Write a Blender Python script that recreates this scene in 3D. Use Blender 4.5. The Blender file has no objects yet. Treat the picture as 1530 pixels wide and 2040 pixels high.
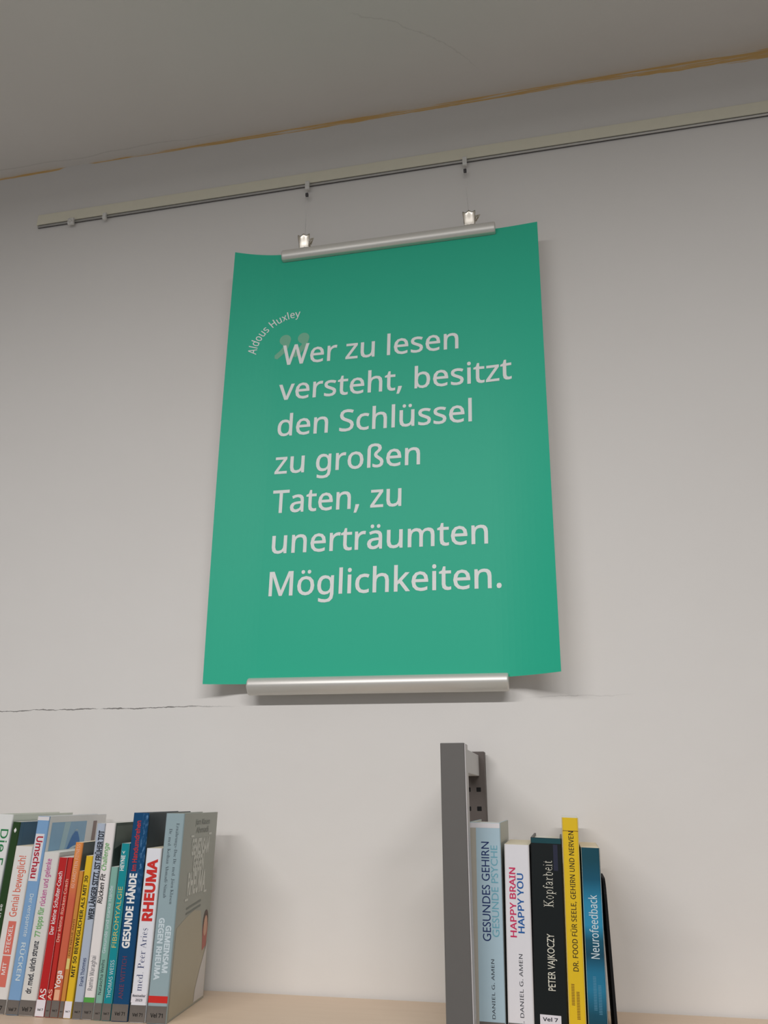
import bpy, bmesh, math, random
from mathutils import Vector, Matrix
from mathutils.geometry import tessellate_polygon, delaunay_2d_cdt

random.seed(4)
SC = bpy.context.scene
COL = SC.collection
R = math.radians
E = 1.55                      # eye height above the floor; wall face is the plane y = 0

# ------------------------------------------------------------------ camera
yaw, pitch, roll, FPX, DIST = R(11.946), R(19.769), R(0.074), 1591.1, 1.290
fw = Vector((-math.sin(yaw)*math.cos(pitch), math.cos(yaw)*math.cos(pitch), math.sin(pitch)))
rt = Vector((math.cos(yaw), math.sin(yaw), 0)); up = rt.cross(fw)
r2 = math.cos(roll)*rt + math.sin(roll)*up; u2 = -math.sin(roll)*rt + math.cos(roll)*up
cam = bpy.data.cameras.new('camera')
cam.sensor_fit = 'VERTICAL'; cam.sensor_height = 36.0; cam.lens = FPX/2040*36.0; cam.clip_start = 0.02
cam_ob = bpy.data.objects.new('camera', cam); COL.objects.link(cam_ob)
cam_ob.matrix_world = Matrix(((r2.x, u2.x, -fw.x, 0), (r2.y, u2.y, -fw.y, -DIST), (r2.z, u2.z, -fw.z, E), (0, 0, 0, 1)))
SC.camera = cam_ob

# ------------------------------------------------------------------ world, light, exposure
W = bpy.data.worlds.new('room_ambient'); SC.world = W; W.use_nodes = True
W.node_tree.nodes['Background'].inputs[0].default_value = (0.965, 0.99, 1.08, 1)
W.node_tree.nodes['Background'].inputs[1].default_value = 0.195
LAMP_Y, LAMP_POWER = -2.25, 44.0
LAMP_X = (-1.0, 0.55)
CEIL_Z = E + 1.38
for i, lx in enumerate(LAMP_X):
    ld = bpy.data.lights.new('tube_light', 'AREA'); ld.shape = 'RECTANGLE'
    ld.size = 1.40; ld.size_y = 0.10; ld.energy = LAMP_POWER; ld.color = (1.0, 0.985, 1.0)
    lo = bpy.data.objects.new('tube_light', ld); COL.objects.link(lo); lo.location = (lx, LAMP_Y, CEIL_Z-0.075)
SC.view_settings.view_transform = 'Standard'; SC.view_settings.look = 'None'
SC.view_settings.gamma = 1.0; SC.view_settings.use_curve_mapping = False
SC.view_settings.exposure = 0.0

# ------------------------------------------------------------------ materials
def lin(c):
    return tuple((v/255/12.92 if v/255 <= .04045 else ((v/255+.055)/1.055)**2.4) for v in c)
class N:
    """small helper to write node trees"""
    def __init__(s, name):
        s.m = bpy.data.materials.new(name); s.m.use_nodes = True
        s.t = s.m.node_tree; s.b = s.t.nodes['Principled BSDF']
    def n(s, typ, **kw):
        x = s.t.nodes.new(typ)
        for k, v in kw.items(): setattr(x, k, v)
        return x
    def l(s, a, b): s.t.links.new(a, b)
    def math(s, op, a, b=None, clamp=False):
        x = s.n('ShaderNodeMath', operation=op); x.use_clamp = clamp
        for i, v in enumerate((a, b)):
            if v is None: continue
            if isinstance(v, (int, float)): x.inputs[i].default_value = v
            else: s.l(v, x.inputs[i])
        return x.outputs[0]
    def mix(s, f, a, b):
        x = s.n('ShaderNodeMix', data_type='RGBA')
        for i, v in ((0, f), (6, a), (7, b)):
            if isinstance(v, (int, float)): x.inputs[i].default_value = v
            elif isinstance(v, tuple): x.inputs[i].default_value = (*v, 1)
            else: s.l(v, x.inputs[i])
        return x.outputs[2]
    def noise(s, vec, scale, detail=3.0, rough=.55):
        x = s.n('ShaderNodeTexNoise'); x.inputs['Scale'].default_value = scale
        x.inputs['Detail'].default_value = detail; x.inputs['Roughness'].default_value = rough
        if vec is not None: s.l(vec, x.inputs['Vector'])
        return x.outputs['Fac']
    def bump(s, h, strength, dist):
        x = s.n('ShaderNodeBump'); x.inputs['Strength'].default_value = strength; x.inputs['Distance'].default_value = dist
        s.l(h, x.inputs['Height']); s.l(x.outputs[0], s.b.inputs['Normal'])
    def ramp(s, f, pts):
        x = s.n('ShaderNodeValToRGB'); e = x.color_ramp.elements
        while len(e) < len(pts): e.new(0.5)
        for q, (p, c) in zip(e, pts):
            q.position = p; q.color = (*c, 1) if isinstance(c, tuple) else (c, c, c, 1)
        s.l(f, x.inputs[0]); return x.outputs[0]
MATS = {}
def mat(name, rgb, rough=.5, metal=0.0, spec=.5, grain=0.03, gscale=60, coat=0.0):
    """plain procedural material: a base colour with a faint noise in it"""
    if name in MATS: return MATS[name]
    k = N(name); c = lin(rgb)
    tc = k.n('ShaderNodeTexCoord')
    f = k.noise(tc.outputs['Object'], gscale)
    k.l(k.mix(f, tuple(v*(1-grain) for v in c), tuple(min(1, v*(1+grain)) for v in c)), k.b.inputs['Base Color'])
    k.b.inputs['Roughness'].default_value = rough; k.b.inputs['Metallic'].default_value = metal
    k.b.inputs['Specular IOR Level'].default_value = spec; k.b.inputs['Coat Weight'].default_value = coat
    MATS[name] = k.m; return k.m

def wall_material():
    k = N('painted_plaster')
    g = k.n('ShaderNodeNewGeometry'); sx = k.n('ShaderNodeSeparateXYZ'); k.l(g.outputs['Position'], sx.inputs[0])
    X, Z, P = sx.outputs[0], sx.outputs[2], g.outputs['Position']
    base = k.mix(k.noise(P, 2.2, 4), lin((226, 222, 216)), lin((234, 231, 226)))
    # old ochre paint left along the top edge of the wall
    t = k.math('MULTIPLY', k.math('ADD', X, 1.3), 1/2.6, True)
    pos = lambda x: (x+1.3)/2.6
    width = k.ramp(t, [(0, .20), (pos(-1.12), .26), (pos(-1.10), .24), (pos(-1.045), .20), (pos(-1.03), .0), (pos(-.975), .0), (pos(-.955), .13),
                       (pos(-.7), .26), (pos(-.46), .40), (pos(-.02), .42), (pos(.12), .40), (pos(.28), .62), (pos(.5), .86), (1, .95)])
    mp = k.n('ShaderNodeMapping'); mp.inputs['Scale'].default_value = (5, 1, 60); k.l(P, mp.inputs['Vector'])
    rag = k.noise(mp.outputs[0], 2.2, 5, .65)
    mp2 = k.n('ShaderNodeMapping'); mp2.inputs['Scale'].default_value = (4, 1, 190); mp2.inputs['Rotation'].default_value = (0, R(.5), 0); k.l(P, mp2.inputs['Vector'])
    streak = k.noise(mp2.outputs[0], 1.6, 3)
    w = k.math('MULTIPLY', k.math('MULTIPLY', width, k.math('ADD', k.math('MULTIPLY', rag, 1.0), .5)), .029)
    depth = k.math('SUBTRACT', CEIL_Z, Z)
    band = k.math('MULTIPLY', k.math('SUBTRACT', w, depth), 900, True)
    hole = k.math('MULTIPLY', k.math('SUBTRACT', .60, streak), 14, True)
    band = k.math('MULTIPLY', band, k.math('MAXIMUM', hole, .25))
    ochre = k.mix(k.noise(mp.outputs[0], 1.3, 3), lin((222, 178, 112)), lin((234, 198, 134)))
    col = k.mix(band, base, ochre)
    # hairline cracks
    def crack(zc, x0, x1, wid, dark):
        nz = k.noise(P, 14, 6, .7)
        d = k.math('ABSOLUTE', k.math('SUBTRACT', k.math('SUBTRACT', Z, zc), k.math('MULTIPLY', k.math('SUBTRACT', nz, .5), .012)))
        mm = k.n('ShaderNodeMapping'); mm.inputs['Location'].default_value = (7, 3, 1); k.l(P, mm.inputs['Vector'])
        wv = k.math('MULTIPLY', k.math('SUBTRACT', k.noise(mm.outputs[0], 30, 3), .30), wid*4)
        line = k.math('MULTIPLY', k.math('SUBTRACT', wv, d), 2600, True)
        inr = k.math('MULTIPLY', k.math('MULTIPLY', k.math('SUBTRACT', X, x0), 12, True), k.math('MULTIPLY', k.math('SUBTRACT', x1, X), 8, True))
        return k.math('MULTIPLY', k.math('MULTIPLY', line, inr), dark)
    col = k.mix(crack(E+.147, -1.6, -.52, .0011, .75), col, lin((70, 66, 62)))
    col = k.mix(crack(E+.150, -.05, .12, .0012, .35), col, lin((120, 114, 108)))
    k.l(col, k.b.inputs['Base Color'])
    k.b.inputs['Roughness'].default_value = .75; k.b.inputs['Specular IOR Level'].default_value = .2
    h = k.math('ADD', k.math('MULTIPLY', k.noise(P, 3.0, 3), 1.0), k.math('MULTIPLY', k.noise(P, 45, 4), .05))
    k.bump(h, .35, .02)
    return k.m
def ceiling_material():
    k = N('old_ceiling_plaster')
    g = k.n('ShaderNodeNewGeometry'); sx = k.n('ShaderNodeSeparateXYZ'); k.l(g.outputs['Position'], sx.inputs[0])
    X, Yc, P = sx.outputs[0], sx.outputs[1], g.outputs['Position']
    base = k.mix(k.noise(P, 2.5, 4), lin((222, 218, 212)), lin((232, 228, 223)))
    s = k.math('ADD', X, .287)
    yc = k.math('ADD', k.math('ADD', k.math('MULTIPLY', s, .25), k.math('MULTIPLY', k.math('MULTIPLY', s, s), 2.2)), -.235)
    nz = k.math('MULTIPLY', k.math('SUBTRACT', k.noise(P, 18, 5, .7), .5), .03)
    d = k.math('ABSOLUTE', k.math('SUBTRACT', k.math('SUBTRACT', Yc, yc), nz))
    line = k.math('MULTIPLY', k.math('SUBTRACT', .0018, d), 900, True)
    inr = k.math('MULTIPLY', k.math('MULTIPLY', k.math('ADD', X, .30), 30, True), k.math('MULTIPLY', k.math('SUBTRACT', -.06, X), 30, True))
    col = k.mix(k.math('MULTIPLY', k.math('MULTIPLY', line, inr), .14), base, lin((120, 116, 110)))
    # faint scuffs running along the wall
    d2 = k.math('ABSOLUTE', k.math('ADD', k.math('ADD', Yc, .021), k.math('MULTIPLY', k.math('SUBTRACT', k.noise(P, 9, 5), .5), .02)))
    l2 = k.math('MULTIPLY', k.math('MULTIPLY', k.math('SUBTRACT', .002, d2), 900, True), k.math('MULTIPLY', k.math('SUBTRACT', -.6, X), 6, True))
    col = k.mix(k.math('MULTIPLY', l2, .14), col, lin((120, 112, 100)))
    k.l(col, k.b.inputs['Base Color']); k.b.inputs['Roughness'].default_value = .85; k.b.inputs['Specular IOR Level'].default_value = .15
    k.bump(k.noise(P, 5, 5), .3, .02)
    return k.m
def wood_material():
    k = N('beech_board')
    tc = k.n('ShaderNodeTexCoord'); mp = k.n('ShaderNodeMapping'); mp.inputs['Scale'].default_value = (1.2, 22, 22); k.l(tc.outputs['Object'], mp.inputs['Vector'])
    f = k.noise(mp.outputs[0], 4, 6, .6)
    k.l(k.mix(f, lin((212, 188, 162)), lin((224, 202, 178))), k.b.inputs['Base Color'])
    k.b.inputs['Roughness'].default_value = .45
    return k.m
def floor_material():
    k = N('linoleum_floor'); g = k.n('ShaderNodeNewGeometry')
    k.l(k.mix(k.noise(g.outputs['Position'], 30, 5), lin((150, 146, 138)), lin((170, 166, 158))), k.b.inputs['Base Color'])
    k.b.inputs['Roughness'].default_value = .5
    return k.m
def ramp_material(name, pts, rough=.35):
    """printed colour gradient along the height of a book spine (Object Z)"""
    k = N(name); tc = k.n('ShaderNodeTexCoord'); sx = k.n('ShaderNodeSeparateXYZ'); k.l(tc.outputs['Object'], sx.inputs[0])
    f = k.math('MULTIPLY', sx.outputs[2], 4.0, True)
    k.l(k.ramp(f, [(p*4, lin(c)) for p, c in pts]), k.b.inputs['Base Color']); k.b.inputs['Roughness'].default_value = rough
    return k.m
def speckle_material():
    k = N('navy_water_print'); tc = k.n('ShaderNodeTexCoord'); sx = k.n('ShaderNodeSeparateXYZ'); k.l(tc.outputs['Object'], sx.inputs[0])
    mp = k.n('ShaderNodeMapping'); mp.inputs['Scale'].default_value = (300, 300, 120); k.l(tc.outputs['Object'], mp.inputs['Vector'])
    n1 = k.math('MULTIPLY', k.math('SUBTRACT', k.noise(mp.outputs[0], 1.0, 4), .5), 6, True)
    xm = k.math('MULTIPLY', k.math('SUBTRACT', sx.outputs[0], .0135), 300, True)
    zm = k.math('MULTIPLY', k.math('SUBTRACT', sx.outputs[2], .14), 30, True)
    f = k.math('MULTIPLY', k.math('MULTIPLY', n1, xm), zm)
    k.l(k.mix(f, lin((10, 70, 112)), lin((96, 140, 180))), k.b.inputs['Base Color']); k.b.inputs['Roughness'].default_value = .3
    return k.m

INK = {'green': (34, 124, 70), 'white': (236, 234, 230), 'coral': (222, 104, 80), 'crimson': (176, 24, 48), 'ice': (205, 218, 222),
       'ink': (44, 48, 56), 'leaf': (112, 172, 104), 'magenta': (190, 84, 146), 'blush': (238, 190, 168), 'brown': (110, 66, 30),
       'black': (26, 25, 24), 'navy': (28, 48, 100), 'grey': (96, 98, 104), 'gold': (206, 190, 110), 'redink': (206, 48, 42),
       'maroon': (112, 62, 84), 'slate': (74, 84, 90), 'aqua': (112, 172, 188), 'pinkred': (206, 52, 96), 'blue': (32, 92, 160), 'cream': (226, 222, 204)}
def ink(n): return mat('print_'+n, INK[n], .5, 0, .3)
M_ALU = mat('brushed_aluminium', (222, 219, 212), .42, .45, .5, .02, 200)
M_STEEL = mat('steel_channel', (206, 204, 198), .35, .3)
M_CHROME = mat('nickel_plate', (226, 220, 208), .22, .95)
M_CREAM = mat('cream_paint', (234, 229, 208), .6)
M_PLASTIC = mat('white_plastic', (228, 226, 220), .4)
M_DARKMETAL = mat('dark_crimp_metal', (84, 82, 84), .4, .4)
M_PAGES = mat('page_edges', (240, 228, 204), .85, 0, .1, .06, 400)
M_PAGESW = mat('white_page_edges', (238, 236, 228), .85, 0, .1, .05, 400)
M_POST = mat('dark_grey_steel', (101, 98, 94), .5, .0, .4)
M_POSTIN = mat('inner_grey_steel', (98, 90, 85), .6, .0, .3)
M_LIGHTGREY = mat('light_grey_steel', (200, 196, 194), .5)
M_HOLE = mat('hole_black', (12, 11, 11), .9)
M_BLACK = mat('black_lacquer', (18, 17, 17), .7, 0, .2)
M_LABEL = mat('smoky_label_film', (108, 102, 96), .3, 0, .5, .10, 90)
M_LABELW = mat('white_label', (226, 222, 226), .4)
M_POSTER = mat('poster_green_print', (44, 188, 152), .5, 0, .35, .015, 3)
M_PAPER = mat('poster_paper_back', (236, 232, 222), .7)
M_SAGE = mat('print_sage', (126, 192, 160), .5, 0, .3)
M_POSTERINK = mat('print_pale_grey', (244, 246, 242), .5, 0, .3)
m_nyl = N('clear_nylon'); m_nyl.b.inputs['Base Color'].default_value = (.96, .96, .96, 1); m_nyl.b.inputs['Roughness'].default_value = .15
m_nyl.b.inputs['Transmission Weight'].default_value = .92; m_nyl.b.inputs['IOR'].default_value = 1.03; M_NYLON = m_nyl.m

# ------------------------------------------------------------------ object helpers
def link(name, bm, mats, parent=None, smooth=False, loc=None):
    me = bpy.data.meshes.new(name); bm.to_mesh(me); bm.free()
    for m in (mats if isinstance(mats, (list, tuple)) else [mats]): me.materials.append(m)
    if smooth:
        for p in me.polygons: p.use_smooth = True
    o = bpy.data.objects.new(name, me); COL.objects.link(o)
    if parent: o.parent = parent
    if loc: o.location = loc
    return o
def tag(o, label=None, cat=None, group=None, kind=None):
    for k, v in (('label', label), ('category', cat), ('group', group), ('kind', kind)):
        if v: o[k] = v
    return o
def thing(name, label, cat, loc=(0, 0, 0), group=None):
    o = bpy.data.objects.new(name, None); o.empty_display_size = .02; COL.objects.link(o); o.location = loc
    return tag(o, label, cat, group)
def add_box(bm, x0, x1, y0, y1, z0, z1, bev=0.0, mi=0):
    r = bmesh.ops.create_cube(bm, size=1.0)
    for v in r['verts']:
        v.co = Vector(((x0+x1)/2+v.co.x*(x1-x0), (y0+y1)/2+v.co.y*(y1-y0), (z0+z1)/2+v.co.z*(z1-z0)))
    fs = list({f for v in r['verts'] for f in v.link_faces})
    for f in fs: f.material_index = mi
    if bev:
        q = bmesh.ops.bevel(bm, geom=list({e for v in r['verts'] for e in v.link_edges}), offset=bev, segments=2, affect='EDGES', profile=.5)
        for f in q['faces']: f.material_index = mi
def box(x0, x1, y0, y1, z0, z1, bev=0.0):
    bm = bmesh.new(); add_box(bm, x0, x1, y0, y1, z0, z1, bev); return bm
def add_prism(bm, poly, axis, a, b, mi=0):
    """closed polygon (2D) pushed along an axis; poly coords fill the two other axes in order"""
    def pt(p, t):
        return {'x': (t, p[0], p[1]), 'y': (p[0], t, p[1]), 'z': (p[0], p[1], t)}[axis]
    va = [bm.verts.new(pt(p, a)) for p in poly]; vb = [bm.verts.new(pt(p, b)) for p in poly]
    n = len(poly); fs = []
    for i in range(n): fs.append(bm.faces.new((va[i], va[(i+1) % n], vb[(i+1) % n], vb[i])))
    tris = tessellate_polygon([[Vector((p[0], p[1], 0)) for p in poly]])
    for t in tris:
        for vs in (va, vb):
            try: fs.append(bm.faces.new([vs[i] for i in t]))
            except ValueError: pass
    for f in fs: f.material_index = mi
    bmesh.ops.recalc_face_normals(bm, faces=fs)
def add_tube(bm, pts, rad, seg=10, mi=0):
    rings = []
    for i, p in enumerate(pts):
        p = Vector(p); t = (Vector(pts[min(i+1, len(pts)-1)])-Vector(pts[max(i-1, 0)])).normalized()
        a = t.orthogonal().normalized() if i == 0 else (rings[-1][1]-t*rings[-1][1].dot(t)).normalized()
        b = t.cross(a); r = rad[i] if isinstance(rad, (list, tuple)) else rad
        rings.append(([bm.verts.new(p+a*math.cos(2*math.pi*k/seg)*r+b*math.sin(2*math.pi*k/seg)*r) for k in range(seg)], a))
    fs = []
    for (u, _), (v, _) in zip(rings, rings[1:]):
        for k in range(seg): fs.append(bm.faces.new((u[k], u[(k+1) % seg], v[(k+1) % seg], v[k])))
    fs.append(bm.faces.new(rings[0][0][::-1])); fs.append(bm.faces.new(rings[-1][0]))
    for f in fs: f.material_index = mi; f.smooth = True
    bmesh.ops.recalc_face_normals(bm, faces=fs)

# ------------------------------------------------------------------ lettering: glyph outlines, 1000 units per em
GLYPHS = {
 'n': {
  ' ': '209',
  '!': '216|131,161 -46,0 -20,412 86,0|58,43 14,42 35,12 35,-12 15,-42 -15,-41 -35,-13 -35,13',
  '+': '459|257,311 160,0 0,-57 -160,0 0,-165 -57,0 0,165 -160,0 0,57 160,0 0,166 57,0',
  ',': '215|154,84 -18,-61 -25,-65 -26,-61 -52,0 16,65 14,69 10,62 75,0',
  '-': '258|32,184 0,62 194,0 0,-62',
  '.': '215|58,43 14,42 35,12 35,-12 15,-42 -15,-41 -35,-13 -35,13',
  '0': '459|419,287 -10,-124 -33,-93 -60,-58 -87,-20 -59,9 -48,26 -36,43 -26,59 -21,158 19,159 25,58 36,43 48,26 62,8 58,-8 48,-26 37,-43 27,-58|110,287 11,-131 38,-78 70,-26 69,26 38,78 12,131 -12,130 -38,78 -69,26 -70,-26 -38,-78',
  '1': '459|285,0 -69,0 0,400 0,39 1,31 2,29 -23,-22 -27,-22 -61,-50 -37,47 155,121 59,0',
  '2': '459|417,0 -379,0 0,59 150,151 73,77 45,66 16,71 -7,42 -21,30 -73,24 -74,-14 -64,-40 -38,47 49,35 59,24 68,9 92,-19 59,-52 22,-82 -19,-84 -51,-77 -77,-82 -119,-118 0,-3 289,0',
  '3': '459|395,439 -14,-67 -41,-46 -63,-24 0,-4 60,-15 42,-28 26,-41 8,-51 -23,-89 -72,-60 -125,-22 -83,7 -74,24 0,66 78,-28 80,-10 66,8 45,22 26,36 8,47 -19,59 -55,32 -86,10 -56,0 0,61 57,0 79,13 48,38 16,57 -28,64 -76,23 -55,-6 -47,-17 -42,-25 -36,48 76,42 103,18 78,-10 56,-31 32,-45',
  '4': '459|443,130 -84,0 0,-130 -68,0 0,130 -274,0 0,60 269,386 73,0 0,-383 84,0|291,374 0,38 2,32 1,30 1,26 -3,0 -16,-32 -19,-30 -171,-245 205,0',
  '5': '459|221,351 101,-20 67,-57 24,-91 -26,-102 -73,-66 -115,-23 -83,8 -65,23 0,67 70,-28 79,-10 74,13 49,41 18,70 -9,49 -26,37 -44,22 -65,8 -51,-4 -47,-8 -35,22 22,271 287,0 0,-65 -227,0 -14,-166 37,6',
  '6': '459|44,245 7,97 24,91 46,77 75,52 110,19 38,-2 33,-6 0,-60 -33,7 -36,3 -92,-19 -58,-50 -31,-74 -12,-89 4,0 31,35 44,24 61,8 87,-20 58,-59 21,-95 -22,-102 -63,-67 -97,-23 -76,15 -62,47 -42,79|238,51 46,8 36,25 23,41 8,59 -27,87 -35,24 -48,8 -66,-16 -44,-39 -16,-50 8,-52 23,-47 39,-35',
  '7': '459|109,0 235,508 -309,0 0,65 384,0 0,-55 -232,-518',
  '8': '459|229,581 89,-16 60,-46 22,-76 -15,-60 -39,-45 -55,-35 64,-38 46,-49 18,-68 -24,-83 -65,-54 -99,-19 -105,18 -65,53 -22,83 17,68 43,50 59,35 -51,37 -36,47 -13,61 22,74 61,47|108,145 30,-69 38,-21 53,-7 52,7 38,21 31,72 -15,49 -42,38 -64,30 -12,5 -60,-33 -36,-40|228,524 -73,-22 -28,-61 14,-50 38,-34 53,-27 50,27 35,35 13,49 -28,61',
  '9': '459|417,328 -7,-97 -23,-92 -47,-76 -75,-52 -111,-19 -37,2 -35,6 0,60 33,-7 37,-3 93,18 58,50 31,74 12,89 -5,0 -31,-34 -44,-24 -62,-9 -86,21 -57,59 -21,93 23,104 64,66 96,24 76,-16 62,-47 41,-79|223,521 -45,-8 -36,-25 -24,-41 -8,-59 27,-87 34,-24 49,-8 66,16 44,40 16,49 -8,52 -23,48 -38,34',
  '<': '459|418,93 -378,166 0,40 378,189 0,-63 -303,-143 303,-126',
  'A': '512|437,0 -69,177 -227,0 -68,-177 -73,0 224,575 65,0 223,-575|282,415 -8,23 -11,35 -8,27 -8,-32 -9,-30 -8,-23 -65,-174 181,0',
  'B': '521|241,573 95,-8 68,-24 30,-26 19,-37 6,-47 -13,-60 -37,-43 -59,-24 0,-4 65,-21 46,-43 17,-73 -24,-89 -69,-55 -106,-19 -201,0 0,573|256,329 62,6 39,17 27,71 -8,40 -25,27 -43,16 -63,5 -95,0 0,-182|150,269 0,-208 115,0 65,7 41,23 30,77 -13,53 -44,35 -84,13',
  'C': '507|323,517 -82,-15 -63,-46 -39,-73 -14,-97 22,-122 66,-81 109,-28 72,7 66,16 0,-63 -67,-17 -81,-6 -80,9 -66,27 -51,44 -37,59 -22,72 -7,84 18,119 53,93 86,60 118,22 85,-9 73,-25 -29,-61 -59,22',
  'D': '585|536,292 -8,-89 -27,-72 -44,-57 -58,-41 -74,-25 -88,-8 -159,0 0,573 176,0 81,-8 69,-25 56,-39 42,-55 26,-69|460,289 -6,70 -19,56 -74,72 -117,24 -94,0 0,-449 78,0 71,6 58,19 45,32 32,45 20,56',
  'E': '446|398,0 -320,0 0,573 320,0 0,-64 -248,0 0,-179 233,0 0,-62 -233,0 0,-205 248,0',
  'F': '416|150,0 -72,0 0,573 320,0 0,-64 -248,0 0,-203 233,0 0,-63 -233,0',
  'G': '584|326,302 198,0 0,-280 -93,-23 -108,-7 -82,9 -68,27 -53,43 -39,59 -24,72 -8,84 9,84 26,72 43,58 59,44 73,27 87,10 91,-9 79,-25 -27,-63 -68,24 -79,9 -117,-28 -75,-80 -26,-123 22,-120 70,-82 54,-22 70,-7 64,4 48,9 0,170 -126,0',
  'H': '594|516,0 -73,0 0,267 -293,0 0,-267 -72,0 0,573 72,0 0,-243 293,0 0,243 73,0',
  'I': '272|239,0 -207,0 0,42 67,15 0,458 -67,16 0,42 207,0 0,-42 -67,-16 0,-458 67,-15',
  'J': '219|-3,-152 -34,2 -26,8 0,61 28,-6 30,-2 38,8 30,28 11,56 0,570 72,0 0,-564 -18,-91 -53,-53',
  'K': '496|496,0 -85,0 -202,273 -59,-51 0,-222 -72,0 0,573 72,0 0,-283 49,55 50,54 154,174 85,0 -227,-250',
  'L': '420|78,0 0,573 72,0 0,-509 250,0 0,-64',
  'M': '727|330,0 -188,502 -3,0 3,-41 2,-54 0,-60 0,-347 -66,0 0,573 106,0 177,-470 3,0 180,470 106,0 0,-573 -72,0 0,352 1,56 2,52 3,41 -3,0 -191,-501',
  'N': '609|532,0 -85,0 -306,476 -3,0 3,-44 2,-54 1,-58 0,-320 -66,0 0,573 83,0 306,-474 3,0 -2,38 -2,56 -2,56 0,324 68,0',
  'O': '626|577,287 -16,-121 -51,-93 -82,-60 -114,-21 -118,21 -82,60 -49,94 -16,121 7,82 22,72 36,58 52,45 66,27 82,9 79,-9 66,-27 51,-44 37,-59 23,-72|125,287 20,-124 62,-80 107,-28 59,7 47,21 61,80 20,124 -11,97 -34,73 -35,34 -48,20 -59,7 -107,-28 -62,-79',
  'P': '485|229,573 68,-5 55,-15 41,-25 38,-53 13,-71 -11,-68 -38,-58 -71,-40 -108,-15 -66,0 0,-223 -72,0 0,573|223,511 -73,0 0,-226 58,0 90,11 54,38 18,67 -9,48 -27,35 -45,20',
  'Q': '626|577,287 -18,-127 -56,-96 -92,-58 137,-142 -104,0 -110,129 -10,-1 -10,0 -118,21 -82,60 -49,94 -16,121 7,82 22,72 36,58 52,45 66,27 82,9 79,-9 66,-27 51,-44 37,-59 23,-72|125,287 20,-124 62,-80 107,-28 59,7 47,21 61,80 20,124 -11,97 -34,73 -35,34 -48,20 -59,7 -107,-28 -62,-79',
  'R': '499|236,573 117,-18 69,-55 22,-90 -17,-76 -42,-49 -55,-28 157,-257 -84,0 -139,237 -114,0 0,-237 -72,0 0,573|232,510 -82,0 0,-212 86,0 60,6 42,21 24,34 8,48 -15,60 -45,33',
  'S': '440|403,153 -25,-87 -71,-55 -109,-19 -61,3 -54,9 -42,15 0,69 72,-23 88,-10 72,11 43,32 14,49 -12,47 -41,36 -81,35 -65,29 -46,36 -28,45 -9,60 23,78 65,50 95,18 87,-9 71,-23 -23,-62 -64,21 -73,9 -60,-10 -36,-29 -12,-44 12,-48 39,-35 74,-33 86,-39 53,-51',
  'T': '446|259,0 -72,0 0,509 -179,0 0,64 429,0 0,-64 -178,0',
  'U': '586|513,202 -24,-107 -73,-75 -56,-21 -70,-7 -65,6 -54,20 -43,32 -31,43 -19,51 -6,60 0,369 72,0 0,-372 10,-62 28,-46 46,-29 66,-9 85,18 48,53 15,76 0,371 71,0',
  'V': '481|481,573 -204,-573 -73,0 -204,573 75,0 129,-368 16,-45 11,-41 10,-39 9,39 12,42 15,46 128,366',
  'W': '746|735,573 -152,-573 -73,0 -111,375 -10,35 -9,33 -7,28 -3,17 -3,-17 -6,-28 -9,-34 -10,-36 -108,-373 -73,0 -151,573 75,0 89,-350 9,-37 7,-35 6,-33 5,-31 5,32 7,35 9,37 10,36 101,346 74,0 105,-348 11,-38 9,-36 6,-34 6,-30 6,42 10,46 12,49 88,349',
  'X': '470|467,0 -82,0 -152,249 -154,-249 -76,0 190,298 -178,275 80,0 141,-225 141,225 76,0 -177,-273',
  'Y': '454|227,291 149,282 78,0 -191,-351 0,-222 -72,0 0,219 -191,354 79,0',
  'Z': '459|427,0 -397,0 0,55 302,453 -292,0 0,65 379,0 0,-55 -301,-454 309,0',
  'a': '450|231,437 68,-9 48,-25 29,-45 9,-65 0,-293 -51,0 -14,61 -3,0 -38,-39 -45,-23 -62,-7 -69,14 -48,42 -18,71 13,57 37,43 65,26 91,12 73,2 0,26 -6,45 -17,29 -66,21 -64,-10 -57,-23 -22,53 67,26|252,208 -68,-8 -43,-18 -31,-63 22,-53 56,-17 91,30 27,38 9,55 0,38',
  'b': '493|139,461 -1,-51 -3,-37 4,0 50,46 83,18 72,-14 57,-42 27,-43 16,-55 5,-68 -22,-124 -62,-74 -93,-25 -83,18 -50,45 -6,0 -14,-55 -51,0 0,609 71,0|260,379 -72,-18 -38,-53 -11,-91 0,-3 6,-70 20,-51 37,-32 59,-10 51,10 36,32 21,52 7,71 -7,71 -21,51 -37,30',
  'c': '385|241,-8 -102,23 -70,72 -19,56 -6,70 7,71 20,58 71,73 103,23 64,-7 49,-16 -21,-59 -45,14 -48,6 -72,-18 -41,-55 -14,-90 14,-87 41,-55 68,-18 62,7 49,18 0,-63 -47,-17',
  'd': '493|221,-8 -73,14 -56,42 -27,43 -16,55 -5,68 5,68 17,56 27,43 56,43 72,14 59,-9 43,-22 31,-33 5,0 -3,31 -2,33 0,171 71,0 0,-609 -57,0 -10,58 -4,0 -31,-34 -44,-23|232,51 58,9 38,28 20,47 7,65 0,13 -6,71 -20,52 -38,33 -60,10 -50,-11 -35,-34 -22,-53 -7,-68 7,-69 22,-51 35,-32',
  'e': '452|234,438 95,-24 61,-68 21,-102 0,-43 -294,0 10,-64 27,-47 43,-28 57,-10 73,8 65,22 0,-62 -65,-21 -76,-7 -108,25 -73,74 -26,121 24,121 66,78|233,380 -45,-8 -34,-24 -35,-91 219,0 -12,65 -34,42',
  'f': '276|266,375 -108,0 0,-375 -71,0 0,375 -75,0 0,33 75,24 0,25 17,90 48,50 75,16 47,-4 36,-10 -18,-55 -30,8 -34,4 -53,-24 -17,-74 0,-28 108,0',
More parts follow.
